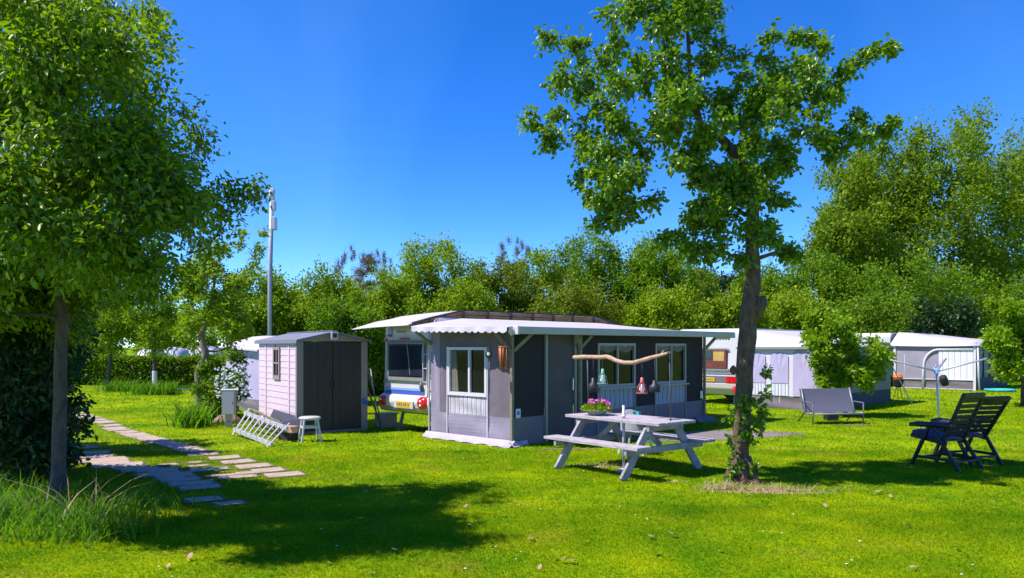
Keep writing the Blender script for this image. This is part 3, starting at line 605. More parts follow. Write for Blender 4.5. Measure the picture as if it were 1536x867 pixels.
mb.add([(x, y, z) for y in (2.72, 4.82) for x, z in pts], [tuple(range(5)), tuple(range(9, 4, -1))] + [(i, 5 + i, 5 + (i + 1) % 5, (i + 1) % 5) for i in range(5)]); mb.build('bumper', M['bumper'], c2, 0.02)
o = MB().lathe([(0.01, -.02), (.08, -.015), (.1, 0.01)], 16).build('reflector', M['red_lamp'], c2); o.location = (X0 - 0.1, 2.82, 0.47); o.rotation_euler = (0, R(90), 0)
for y in (2.85, 4.7): wheel(c2, 3.3, y)
for x, y in ((0.7, 3.1), (0.7, 4.4), (5.4, 3.1), (5.4, 4.4)): Br('corner_steady', (x, y, 0.0), (x + .1, y, 0.5), .05, .05, 'metal_grey', c2)
Br('axle', (3.3, 2.9, 0.31), (3.3, 4.65, 0.31), 0.06, 0.06, 'black_metal', c2)

# awning of the second pitch
a2 = thing('caravan_awning', B2, ANG, 'white roofed awning with lavender arched window panels beside the grey sling bench', 'awning')
sag_panel('lower_panel', (0, 2.65), (0, 0.02), 0.0, 0.36, 'canvas_grey', a2, E, 0.03, 10)
sag_panel('end_wall', (0, 2.65), (0, 0.02), 0.36, 1.76, 'frame_white', a2, E, 0.004)
for y0, y1, m in ((0.04, 0.28, 'canvas_light'), (0.32, 0.93, 'canvas_blue'), (1.06, 1.60, 'canvas_blue'), (1.74, 2.30, 'canvas_blue')):
    z0 = 0.72 if y0 > 1 else 0.37
    pts = [(y0, z0), (y1, z0)] + [(y0 + (y1 - y0) * (1 - k / 8), 1.50 + 0.09 * math.sin(math.pi * k / 8) + (0.1 if y0 < 1 else 0)) for k in range(9)]
    nn = len(pts); vs = [(-0.016 - .01 * math.sin(i * 2.1), a, b) for i, (a, b) in enumerate(pts)]; vs = [(-0.02, (y0 + y1) / 2, 1.0)] + vs
    MB().add(vs, [(0, 1 + i, 1 + (i + 1) % nn) for i in range(nn)]).build('window_panel', M[m], a2)
for y0, y1 in ((1.06, 1.60), (1.74, 2.30)):
    sag_panel('striped_panel', (-0.015, y1), (-0.015, y0), 0.37, 0.70, 'stripes_d', a2, E, 0.0)
sag_panel('front_wall', (0.02, 0), (5.0, 0), 0.42, 1.76, 'canvas_teal', a2, Fn, 0.02, 12); sag_panel('lower_panel', (0.02, 0), (5.0, 0), 0.0, 0.42, 'canvas_navy', a2, Fn, 0.02, 12)
for x in (1.2, 2.6, 4.0): Bx('window_panel', (x - 0.45, -0.035, 0.7), (x + 0.45, -0.028, 1.5), 'canvas_navy', a2)
def r2(a, b):
    u = -0.08 + 5.2 * a; v = -0.12 + 2.75 * b
    e = min(1, max(0, (u + 0.08) / 0.9)); return (u, v, 1.75 + (2.26 - 1.75) * (0.25 + 0.75 * b) * e + 0.0 + (0.0 if a < .9 else -0.12) - 0.02 * math.sin(math.pi * b))
MB().grid(r2, 26, 6, 0.015).build('roof_sheet', M['roof_white'], a2, smooth=True)
Bx('eave_band', (-0.095, -0.12, 1.68), (-0.075, 2.62, 1.745), 'frame_grey', a2)
for x, y in ((0, 0), (2.5, 0), (5.0, 0), (0, 1.3)): Br('pole', (x + 0.02, y + 0.03, 0), (x + 0.02, y + 0.03, 1.74), 0.03, 0.03, 'alu_white', a2)
gp2 = MB().tube([(3.6, -0.1, 1.95), (4.6, -0.75, 0.0)], 0.018, 6).build('guy_pole', M['alu_white'], a2)

# third pitch, far right
B3 = Vector((18.5, 30.8, 0))
a3 = thing('caravan_awning', B3, ANG, 'white roofed awning with arched striped doorway beyond the rotary clothes dryer', 'awning')
sag_panel('lower_panel', (0, 3.1), (0, 0.02), 0.0, 0.38, 'canvas_grey', a3, E, 0.03, 8); sag_panel('end_wall', (0, 3.1), (0, 0.02), 0.38, 1.78, 'canvas_far', a3, E, 0.03, 10)
sag_panel('striped_panel', (-0.02, 1.36), (-0.02, 0.12), 0.40, 1.64, 'stripes_w', a3, E, 0.0)
pts = [(-0.035, 1.95, 0.02), (-0.035, 1.93, 0.8)] + [(-0.035, 1.32 + 0.6 * math.cos(t), 0.95 + 0.69 * math.sin(t)) for t in [R(8 * k) for k in range(0, 12)]] + [(-0.035, 0.1, 1.64)]
Tb('arch_trim', pts, 0.05, 'frame_white', a3, 6)
for y in (0.06, 3.06): Br('white_edge', (-0.03, y, 0), (-0.03, y, 1.78), 0.09, 0.02, 'frame_white', a3)
for z in (0.02, 0.40): Br('hem', (-0.03, 3.05, z + .01), (-0.03, 0.1, z + .01), 0.02, 0.03, 'frame_white', a3)
sag_panel('front_wall', (0.02, 0), (5.2, 0), 0.5, 1.78, 'canvas_teal', a3, Fn, 0.02, 8); sag_panel('lower_panel', (0.02, 0), (5.2, 0), 0.0, 0.5, 'canvas_navy', a3, Fn, 0.02, 8)
for x in (0.9, 1.9, 2.9, 3.9): Br('window_post', (x, -0.03, 0.5), (x, -0.03, 1.75), 0.06, 0.03, 'canvas_navy', a3)
def r3(a, b):
    u = -0.12 + 5.4 * a; v = -0.15 + 3.4 * b
    e = min(1, max(0, (u + 0.12) / 1.1)); return (u, v, 1.80 + 0.58 * (0.3 + 0.7 * b) * e - 0.03 * math.sin(math.pi * b))
MB().grid(r3, 26, 6, 0.015).build('roof_sheet', M['roof_white'], a3, smooth=True)
Tb('pole', [(-0.04, -0.05, 1.78), (-0.1, -0.12, 0.0)], 0.035, 'frame_white', a3, 6)
for x, y in ((2.6, 0), (5.1, 0), (0.05, 3.0)): Br('pole', (x, y + .04, 0), (x, y + .04, 1.76), 0.03, 0.03, 'alu_white', a3)
c3 = thing('caravan', B3, ANG, 'white caravan at the back of the awning with arched striped doorway', 'caravan')
body(c3, 0.3, 6.0, 3.35, 5.4, 0.45, 2.35, 'caravan', 0.2, 0.04)
Bx('rear_window', (0.27, 3.9, 1.15), (0.35, 4.9, 1.75), 'glass_car', c3, 0.02); Bx('tail_lamp', (0.26, 3.4, .6), (.33, 3.6, .8), 'red_lamp', c3)
for y in (3.5, 5.2): wheel(c3, 3.2, y)
for x, y in ((0.7, 3.6), (0.7, 5.1), (5.4, 3.6), (5.4, 5.1)): Br('corner_steady', (x, y, 0.0), (x + .1, y, 0.47), .05, .05, 'metal_grey', c3)

# pitch behind the shed
B4 = Vector((-6.85, 21.0, 0))
a4 = thing('caravan_awning', B4, ANG, 'grey and white awning corner with diagonal pole seen behind the shed', 'awning')
sag_panel('end_wall', (0, 2.0), (0, 0.02), 0.3, 1.62, 'canvas_blue', a4, E, 0.03); sag_panel('front_wall', (0.02, 0), (3.2, 0), 0.3, 1.66, 'canvas_grey', a4, Fn, 0.03)
sag_panel('lower_panel', (0, 2.0), (0, 0.02), 0.0, 0.3, 'canvas_grey', a4, E, 0.03); sag_panel('lower_panel', (0.02, 0), (3.2, 0), 0.0, 0.3, 'canvas_grey', a4, Fn, 0.03)
MB().grid(lambda a, b: (-0.15 + 3.5 * a, -0.15 + 2.3 * b, 1.66 + 0.32 * min(1, a * 3) + 0.1 * b), 10, 4, 0.04).build('roof_sheet', M['roof_white'], a4)
Tb('diagonal_pole', [(1.0, -0.3, 1.95), (-0.05, -0.25, 0.02)], 0.03, 'frame_white', a4, 6)
for x in (0.03, 1.6, 3.1): Br('pole', (x, -0.04, 0), (x, -0.04, 1.64), 0.035, 0.035, 'alu_white', a4)
# ------------------------------------------------------------------ shed
SB = Vector((-4.28, 15.38, 0)); SA = math.atan2(0.86, 1.23)
sh = thing('garden_shed', SB, SA, 'pink grey resin garden shed with dark double doors and low gable roof', 'shed')
SW, SD, SH = 1.50, 2.55, 1.86
# side wall x=0: planks between pilasters
segs = [(0.06, 0.42), (0.50, SD - 0.62), (SD - 0.54, SD - 0.08)]
Bx('side_wall', (0.025, 0.02, 0.02), (0.05, SD, SH), 'shed_wall', sh)
nz = 14; ph = (SH - 0.06) / nz
for (a, b) in segs:
    for k in range(nz):
        z = 0.03 + k * ph
        if a == 0.50 and 1.12 < z + ph and z < 1.72:      # window opening
            for y0, y1 in ((a, 1.02), (1.40, b)):
                MB().add([(0.0, y0, z), (0.007, y0, z + ph - 0.003), (0.024, y0, z + ph - .003), (0.024, y0, z), (0.0, y1, z), (0.007, y1, z + ph - 0.003), (0.024, y1, z + ph - .003), (0.024, y1, z)],
                         [(0, 1, 2, 3), (7, 6, 5, 4), (0, 4, 5, 1), (1, 5, 6, 2), (3, 2, 6, 7), (0, 3, 7, 4)]).build('plank', M['shed_wall'], sh)
            continue
        MB().add([(0.0, a, z), (0.007, a, z + ph - 0.003), (0.024, a, z + ph - .003), (0.024, a, z), (0.0, b, z), (0.007, b, z + ph - 0.003), (0.024, b, z + ph - .003), (0.024, b, z)],
                 [(0, 1, 2, 3), (7, 6, 5, 4), (0, 4, 5, 1), (1, 5, 6, 2), (3, 2, 6, 7), (0, 3, 7, 4)]).build('plank', M['shed_wall'], sh)
for a, b in ((0.42, 0.50), (SD - 0.62, SD - 0.54)): Bx('pilaster', (-0.012, a, 0.02), (0.024, b, SH - .01), 'shed_wall', sh, 0.006)
w = Bx('window', (0.0, 1.05, 1.16), (0.02, 1.37, 1.68), 'glass', sh)
for a, b, c, d in ((1.0, 1.42, 1.06, 1.14), (1.0, 1.42, 1.68, 1.74), (1.0, 1.06, 1.14, 1.68), (1.36, 1.42, 1.14, 1.68)): Bx('frame', (-0.028, a, c), (-0.001, b, d), 'shed_trim', w)
Bx('mullion', (-0.022, 1.195, 1.14), (-0.001, 1.225, 1.68), 'shed_trim', w); Bx('mullion', (-0.024, 1.06, 1.39), (-0.001, 1.36, 1.42), 'shed_trim', w)
for x in (0, SW - 0.13): Bx('corner_panel', (x - (0.012 if x == 0 else -0.0), -0.02, 0.0), (x + 0.13 + (0.012 if x else 0), 0.10 - 0.045, SH), 'shed_trim', sh, 0.008)
Bx('back_wall', (0.06, SD - 0.03, 0.02), (SW - 0.06, SD, SH), 'shed_wall', sh); Bx('far_wall', (SW - 0.03, 0.06, 0.02), (SW, SD - 0.04, SH), 'shed_wall', sh)
for k, (a, b) in enumerate(((0.135, 0.745), (0.755, 1.365))):
    d = Bx('door', (a, -0.005, 0.05), (b, 0.03, SH - 0.02), 'shed_door', sh, 0.006)
    for j in range(1, 4): Bx('rib', (a + (b - a) * j / 4 - 0.012, -0.013, 0.09), (a + (b - a) * j / 4 + 0.012, -0.006, SH - 0.06), 'shed_door', d)
    Bx('handle', (0.70 if k == 0 else 0.77, -0.04, 0.92), (0.73 if k == 0 else 0.80, -0.0055, 1.06), 'black_metal', d, 0.005)
Bx('sill', (0.0, -0.05, 0.0), (SW, 0.02, 0.045), 'shed_trim', sh)
RG = 2.03
MB().prism([(-0.0, SH), (SW, SH), (SW / 2, RG)], 1, -0.018, 0.05).build('gable', M['shed_trim'], sh, fix=True)
for s, x in ((0, -0.04), (1, SW + 0.04)):
    mb = MB(); ze = SH - 0.004
    p = [(x, ze), (SW / 2, RG + 0.005), (SW / 2, RG + 0.035), (x, ze + 0.035)]
    r = mb.prism(p, 1, -0.12, SD + 0.08).build('roof_panel', M['shed_roof'], sh, fix=True)
    for k in range(4):
        y = -0.06 + k * (SD + 0.08) / 3.12; zz = 0.036
        MB().bar((x, y, ze + zz - 0.005), (SW / 2 + (-.02 if s == 0 else .02), y, RG + zz - 0.01), 0.04, 0.012).build('roof_rib', M['shed_roof'], r)
    Br('gutter', (x, -0.12, ze - 0.01), (x, SD + 0.08, ze - 0.01), 0.03, 0.06, 'shed_roof', sh)
Bx('ridge_cap', (SW / 2 - 0.05, -0.13, RG + 0.036), (SW / 2 + 0.05, SD + 0.09, RG + 0.05), 'shed_roof', sh)
lm = thing('solar_lamp', (0, 0, 0), 0, 'small white solar lamp under the gable of the shed', 'lamp')
lm.location = Matrix.Translation(SB) @ Matrix.Rotation(SA, 4, 'Z') @ Vector((SW / 2 - 0.02, -0.14, 1.90)); lm.rotation_euler = (0, 0, SA)
Bx('housing', (-0.07, -0.03, -0.01), (0.07, 0.12, 0.15), 'plastic_white', lm, 0.008); Bx('panel', (-0.045, -0.034, 0.03), (0.045, -0.0305, 0.12), 'board_navy', lm)
hk = thing('tap_connector', (0, 0, 0), 0, 'blue plug connector fixed to the shed corner panel', 'plug')
hk.location = Matrix.Translation(SB) @ Matrix.Rotation(SA, 4, 'Z') @ Vector((SW - 0.06, -0.06, 0.60)); hk.rotation_euler = (0, 0, SA)
Bx('socket', (-0.05, -0.03, -0.05), (0.05, 0.036, 0.07), 'plastic_blue', hk, 0.012); Tb('cap', [(0.0, -0.03, 0.0), (0.02, -0.10, -0.03)], 0.032, 'plastic_blue', hk)

# tools leaning in the gap between shed and caravan
def leaning(name, x0, y0, x1, y1, Yb, Yt, r, m, label, cat):
    p = at(x0, y0, Yb); q = at(x1, y1, Yt); p.z = max(p.z, r); t = thing(name, (p.x, p.y, 0), 0, label, cat)
    q = q - Vector((p.x, p.y, 0)); MB().tube([(0, 0, 0.0), q * .5 + Vector((0, 0, .0)), q], r, 6).build('handle', M[m], t); return t
leaning('bamboo_cane', 575, 640, 551, 552, 16.3, 17.3, 0.014, 'wood_old', 'thin cane leaning between shed and caravan', 'cane')
t = leaning('broom', 574, 638, 549, 578, 16.5, 17.4, 0.02, 'wood_brown', 'brown wooden pole leaning behind the shed edge', 'pole')
t = leaning('tent_pole', 568, 638, 556, 554, 16.7, 17.5, 0.012, 'alu_white', 'pale metal tent pole leaning beside the caravan corner', 'pole')
cr = thing('storage_crate', at(579, 628, 16.9) * 1.0, ANG, 'pale grey crate standing on the grass below the caravan', 'crate'); cr.location.z = 0
mb = MB(); mb.prism([(-.2, -.14), (.2, -.14), (.2, .14), (-.2, .14)], 2, 0.0, 0.30).build('tub', M['box_grey'], cr, 0.01); Bx('rim', (-.22, -.16, .28), (.22, .16, .31), 'box_grey', cr, 0.006)

# ------------------------------------------------------------------ ladder pile and stool
def ladder(name, A, B, C, D, n, label, m, rail=0.045, over=0.05):
    t = thing(name, (A.x, A.y, 0), 0, label, 'ladder'); o = Vector((A.x, A.y, 0)); A, B, C, D = [p - o for p in (A, B, C, D)]
    for p, q in ((A, B), (C, D)):
        Br('rail', p, q, rail * 0.6, rail, m, t, 0.004)
        for k in range(7):
            f = (k + .5) / 7; d = (q - p); Br('rail_collar', p + d * (f - .012), p + d * (f + .012), rail * .75, rail * 1.2, m, t)
    for k in range(n):
        f = (k + 0.4) / (n - 0.2); p, q = A.lerp(B, f), C.lerp(D, f); e = (q - p) * over
        e = (q - p) * (.3 if k in (0, n - 1) else over); MB().bar(p - e, q + e, 0.026, 0.02).build('rung', M[m], t)
    return t
la = ladder('ladder', at(351, 644, 15.2), at(408, 667, 13.55), at(367, 619, 15.75), at(431, 643, 14.1), 9, 'aluminium ladder lying on its side against the pile by the shed', 'alu_white', 0.075, 0.02)
lb = ladder('ladder', at(375, 634, 15.9), at(432, 655, 14.45), at(376, 613, 15.95), at(424, 636, 14.5), 8, 'second ladder with weathered rungs lying behind the aluminium one', 'wood_old', 0.04, 0.05)
q = G(428, 655); bo = thing('panel_board', (q.x - 0.12, q.y + 0.35, 0), R(-38), 'dark navy board leaning behind the ladders at the shed', 'board')
MB().add([(-.62, 0, .16), (.42, 0, 0), (.46, .16, .34), (-.62, .18, .46), (-.62, .03, .15), (.42, .03, -.0), (.46, .19, .33), (-.62, .21, .45)], [(0, 1, 2, 3), (7, 6, 5, 4), (0, 4, 5, 1), (1, 5, 6, 2), (2, 6, 7, 3), (3, 7, 4, 0)]).build('sheet', M['board_navy'], bo)
q = G(440, 663); wb = thing('timber_block', (q.x - 0.12, q.y + 0.25, 0), R(-30), 'short pinkish timber offcut on dark blocks beside the white stool', 'timber')
Bx('offcut', (-.28, -.08, .15), (.14, .08, .27), 'branch_wood', wb, .006); Bx('support_block', (-.22, -.09, 0), (.10, .09, .149), 'wood_dark', wb, .006)
q = G(461, 664); st = thing('plastic_stool', (q.x, q.y + 0.18, 0), R(25), 'white plastic stool standing at the shed door', 'stool')
MB().lathe([(0.02, .40), (0.17, .405), (0.195, .42), (0.20, .445), (0.17, .46), (0.02, .455)], 20).build('seat', M['plastic_white'], st, smooth=True)
for sx in (-1, 1):
    for sy in (-1, 1): MB().bar((sx * .12, sy * .12, .41), (sx * .175, sy * .175, 0), .05, .03).build('leg', M['plastic_white'], st, .006)
for p, q2 in (((-.14, -.14, .27), (.14, -.14, .27)), ((-.14, .14, .27), (.14, .14, .27)), ((-.14, -.14, .27), (-.14, .14, .27)), ((.14, -.14, .27), (.14, .14, .27))): Br('stretcher', p, q2, .025, .03, 'plastic_white', st)

# meter box on a stub post
q = G(341, 641); mx_ = thing('meter_box', (q.x + .03, q.y, 0), R(20), 'grey electricity hook up box on a short post by the white flowers', 'hook-up box')
Bx('post', (-.075, -.06, 0), (.075, .06, .30), 'box_grey', mx_, .006); Bx('slot', (-.03, -.063, .11), (.03, -.0605, .14), 'lettering', mx_)
Bx('cabinet', (-.14, -.10, .285), (.14, .16, .80), 'box_grey', mx_, .01); Bx('side_board', (.142, -.09, .0), (.17, .18, .79), 'meter_side', mx_)
Bx('lid', (-.16, -.12, .80), (.20, .19, .825), 'frame_white', mx_, .004); d = Bx('door', (-.125, -.106, .30), (.10, -.1005, .785), 'frame_white', mx_); Bx('latch', (.075, -.114, .5), (.09, -.1065, .56), 'lettering', d)
q = G(330, 638); rk = MB(); rk.lathe([(.02, 0.0), (.34, 0.0), (.30, .10), (.18, .19), (.03, .23)], 12); ro = rk.build('boulder', M['rock'], None, smooth=True); ro.location = (q.x, q.y + .45, 0); ro.scale = (1.0, .8, 1); tag(ro, 'brown rounded boulder behind the electricity hook up box', 'boulder')

# ------------------------------------------------------------------ picnic table
PC = Vector((1.66, 11.05, 0)); PA = math.atan2(-0.777, 0.63)
pt = thing('picnic_table', PC, PA, 'weathered grey wooden picnic table with attached benches on the lawn', 'picnic table')
TL = 1.80
for k in range(5):
    y = -0.31 + k * 0.155; e = random.uniform(-.008, .008); Bx('table_plank', (-TL / 2 + e, y - .0735, .705), (TL / 2 + e, y + .0735, .745), 'wood_grey', pt, .004)
for s in (-1, 1):
    for k in range(2):
        y = s * (0.61 + k * 0.14); Bx('bench_plank', (-TL / 2, y - .067, .415), (TL / 2, y + .067, .455), 'wood_grey', pt, .004)
for x in (-.63, .63):
    for s in (-1, 1): Br('leg', (x, s * .80, 0.0), (x, s * .26, .70), .045, .115, 'wood_leg', pt, .004)
    xx = x + (.047 if x > 0 else -.047)
    Br('bench_beam', (xx, -.80, .372), (xx, .80, .372), .045, .085, 'wood_leg', pt, .004); Br('top_beam', (xx, -.36, .66), (xx, .36, .66), .045, .085, 'wood_leg', pt, .004)
    Br('diagonal_brace', (x * .93, 0, .40), (x * .3, 0, .69), .045, .07, 'wood_leg', pt, .004)
for x in (-.63, .63):
    for s_y, z in ((.80 - .54 * .53, .372), (.80 - .54 * .93, .655)):
        for sg in (-1, 1):
            xo = x + (.075 if x > 0 else -.075); b = MB().lathe([(.002, -.004), (.011, -.003), (.011, .003), (.002, .004)], 8).build('bolt', M['metal_grey'], pt); b.location = (xo, sg * s_y, z); b.rotation_euler = (0, R(90), 0)
PM = Matrix.Translation(PC) @ Matrix.Rotation(PA, 4, 'Z')
def onT(x, y, z): return PM @ Vector((x, y, z))
# parasol tube through the table
ps = thing('parasol_tube', onT(.12, -.225, 0), 0, 'white parasol tube stub standing up through the picnic table', 'parasol tube')
Tb('tube', [(0, 0, 0.0), (0, 0, .93)], .02, 'alu_white', ps, 10); Tb('collar', [(0, 0, .76), (0, 0, .80)], .03, 'plastic_white', ps, 10); MB().lathe([(.02, 0), (.11, 0), (.10, .03), (.03, .05)], 14).build('foot', M['alu_white'], ps)
# bowl of petunias
fb = thing('flower_bowl', onT(-.50, -.13, .747), 0, 'grey bowl of pink petunias on the picnic table', 'flower bowl')
MB().lathe([(.09, 0), (.13, .015), (.165, .07), (.17, .075), (.15, .07), (.12, .06)], 18).build('bowl', M['bowl'], fb, smooth=True)
n = 420; th = rng.random(n) * 6.28; rr = np.sqrt(rng.random(n)) * .2; P = np.stack([rr * np.cos(th), rr * np.sin(th), .06 + .13 * rng.random(n) * (1 - (rr / .24) ** 2)], 1)
link('foliage', leaves_mesh('foliage', P, np.stack([np.cos(th), np.sin(th), .3 + 0 * th], 1) + rng.normal(size=(n, 3)) * .4, np.full(n, .055), np.full(n, .032), LEAF['bush'], .6, .2, False), None, fb)
for k in range(19):
    t = random.uniform(0, 6.28); r = math.sqrt(random.random()) * .21; z = .15 + .09 * (1 - (r / .22) ** 2) + random.uniform(-.03, .01)
    if r > .17: z -= random.uniform(0, .06)
    mb = MB(); nrm = Vector((math.cos(t) * r * 4, math.sin(t) * r * 4 - .5, 1)).normalized(); a = nrm.orthogonal().normalized(); b = nrm.cross(a); vs = [Vector((0, 0, 0)) - nrm * .02]
    for j in range(10): vs.append((a * math.cos(j * .6283) + b * math.sin(j * .6283)) * (.036 if j % 2 else .028) + nrm * .004)
    mb.add(vs, [(0, 1 + j, 1 + (j + 1) % 10) for j in range(10)]); o = mb.build('flower', M['pink'], fb); o.location = (r * math.cos(t), r * math.sin(t), z)
# driftwood branch held on two rods over the table
bh = thing('branch_stand', onT(0, 0, .747), 0, 'knobbly driftwood branch on two thin rods above the picnic table', 'branch')
def rel(px, py, Y): return at(px, py, Y) - Vector(bh.location)
def yb(px): return 11.75 - (px - 880) / (1005 - 880) * (11.75 - 10.40)
bp_ = [(861, 536), (876, 535.5), (890, 535.5), (900, 536), (910, 535), (916, 537), (924, 541), (936, 544), (950, 544), (964, 540), (978, 536), (990, 533), (1000, 530), (1005, 527)]
mb = MB(); mb.tube([rel(x, y, yb(x)) for x, y in bp_], [.032, .034, .03, .033, .032, .034, .031, .030, .029, .029, .028, .022, .018, .008], 9); mb.build('branch', M['branch_wood'], bh, smooth=True)
mb = MB(); mb.tube([rel(990, 533, yb(990)), rel(996, 525, yb(996))], [.012, .006], 6); mb.tube([rel(998, 531, yb(998)), rel(1007, 529, yb(1000) - .1)], [.012, .005], 6); mb.build('twig', M['branch_wood'], bh)
for px, top in ((881, 536), (1004, 528)):
    y = yb(px); p = rel(px, top, y); Tb('rod', [(p.x, p.y, p.z), (p.x + .02, p.y, 0.0)], .008, 'rod', bh, 6)
def cage_lamp(px, pytop, pybot, colr, label, cordtop=None):
    Y = yb(px); p = at(px, pybot, Y); h = at(px, pytop, Y).z - p.z; t = thing('cage_lamp', p, 0, label, 'lamp', 'lamps hanging from the driftwood branch')
    w = .062
    if colr == 'lamp_black':
        MB().lathe([(.01, h * .98), (.028, h * .97), (.034, h * .72), (.075, h * .55), (.08, h * .05), (.074, h * .05), (.068, h * .5), (.01, h * .66)], 16).build('shade', M[colr], t, smooth=True)
    else:
        MB().lathe([(.006, h), (.02, h * .98), (.026, h * .72), (.03, h * .66), (.006, h * .66)], 12).build('cap', M[colr], t, smooth=True)
        for k in range(6):
            a = k * math.pi / 3; c, s = math.cos(a), math.sin(a); Tb('cage_wire', [(c * .026, s * .026, h * .68), (c * .05, s * .05, h * .52), (c * .078, s * .078, h * .06), (c * .07, s * .07, 0)], .0035, colr, t, 5)
        for rr_, zz in ((.05, .52), (.078, .06)):
            Tb('cage_ring', [(rr_ * math.cos(k * .3927), rr_ * math.sin(k * .3927), h * zz) for k in range(17)], .0045, colr, t, 5)
    MB().lathe([(.004, h * .62), (.018, h * .56), (.04, h * .34), (.038, h * .22), (.02, h * .12), (.004, h * .10)], 14).build('bulb', M['bulb'], t, smooth=True)
    ct = 536 + (0 if px < 915 else (4 if px < 970 else -3)); q = at(px, ct, Y) - p; Tb('cord', [(0, 0, h * .97), (0, 0, q.z)], .004, 'cord', t, 5)
cage_lamp(890, 566, 590, 'lamp_black', 'black hanging lamp beside the green cage lamp')
cage_lamp(904, 553, 577, 'lamp_green', 'pale green wire cage lamp hanging from the branch')
cage_lamp(963, 566, 591, 'lamp_red', 'red wire cage lamp hanging from the branch')
cage_lamp(982, 570, 589, 'lamp_black', 'black hanging lamp beside the red cage lamp')
# plastic chair behind the table
q = Vector((2.02, 12.62, 0)); pc = thing('garden_chair', (q.x, q.y, 0), R(150), 'white plastic garden chair with teal cloth behind the picnic table', 'chair')
MB().grid(lambda u, v: (-.22 + .44 * u, -.22 + .44 * v, .42 + .02 * (2 * u - 1) ** 2), 6, 6, .02).build('seat', M['plastic_white'], pc)
MB().grid(lambda u, v: ((-.22 + .44 * u) * (1 - .25 * v ** 3), .21 + .10 * v + .04 * (1 - (2 * u - 1) ** 2), .42 + .46 * v - .06 * v * (2 * u - 1) ** 2), 8, 6, .02, (0, -1, 0)).build('backrest', M['plastic_white'], pc)
for sx in (-1, 1):
    for sy in (-1, 1): MB().bar((sx * .19, sy * .19, .42), (sx * .25, sy * .25, 0), .045, .03).build('leg', M['plastic_white'], pc)
    Tb('armrest', [(sx * .25, -.22, .42), (sx * .26, -.2, .64), (sx * .25, .1, .66), (sx * .2, .24, .62)], .02, 'plastic_white', pc)
pc.scale = (.85, .85, .85)
tc_ = thing('cloth', Matrix.Translation(pc.location) @ Matrix.Rotation(R(150), 4, 'Z') @ Vector((-.12, .235, 0.0)), R(150), 'teal cloth hung over the white plastic chair back', 'cloth')
MB().grid(lambda u, v: (-.07 + .14 * u, .05 - .0 + .02 * math.sin(9 * u), .52 + .20 * v), 6, 4, .006, (0, -1, 0)).build('drape', M['teal'], tc_)

# hanging ornaments at the awning corner
wm = Matrix.Translation(BASE) @ Matrix.Rotation(ANG, 4, 'Z')
wc = thing('wind_chime', at(755, 556, 13.2), 0, 'orange bamboo wind chime hanging at the awning corner post', 'wind chime')
h = at(755, 519, 13.2).z - wc.location.z
MB().lathe([(.01, h - .02), (.085, h - .02), (.085, h), (.01, h)], 14).build('top_disc', M['bamboo'], wc)
for k in range(8):
    a = k * math.pi / 4; l = (.02, .10, .06, .0, .12, .04, .08, .03)[k]; Tb('bamboo_pipe', [(.066 * math.cos(a), .066 * math.sin(a), h - .03), (.066 * math.cos(a), .066 * math.sin(a), l)], .017, 'bamboo' if k % 2 else 'bamboo_red', wc, 8)
Tb('cord', [(0, 0, h), (0, 0, 2.04 - wc.location.z)], .004, 'cord', wc, 4)
hl = thing('hanging_lantern', at(733, 537, 13.35), 0, 'small dark lantern hung on chains in front of the awning window', 'lantern')
MB().lathe([(.01, 0), (.045, .01), (.06, .05), (.06, .09), (.04, .12), (.01, .13)], 12).build('body', M['black_metal'], hl, smooth=True); MB().lathe([(.004, .03), (.03, .05), (.03, .09), (.004, .1)], 10, (0, -.04, 0)).build('glass', M['bulb'], hl)
hz_ = 2.03 - hl.location.z
for k in range(3): a = k * 2.1; Tb('chain', [(.05 * math.cos(a), .05 * math.sin(a), .1), (0, 0, hz_ * .8), (0, 0, hz_)], .004, 'cord', hl, 4)
Tb('pendant_cord', [(0.01, 0, 0.0), (0.015, 0, -.35), (.01, 0, -.62)], .008, 'lettering', hl, 5)

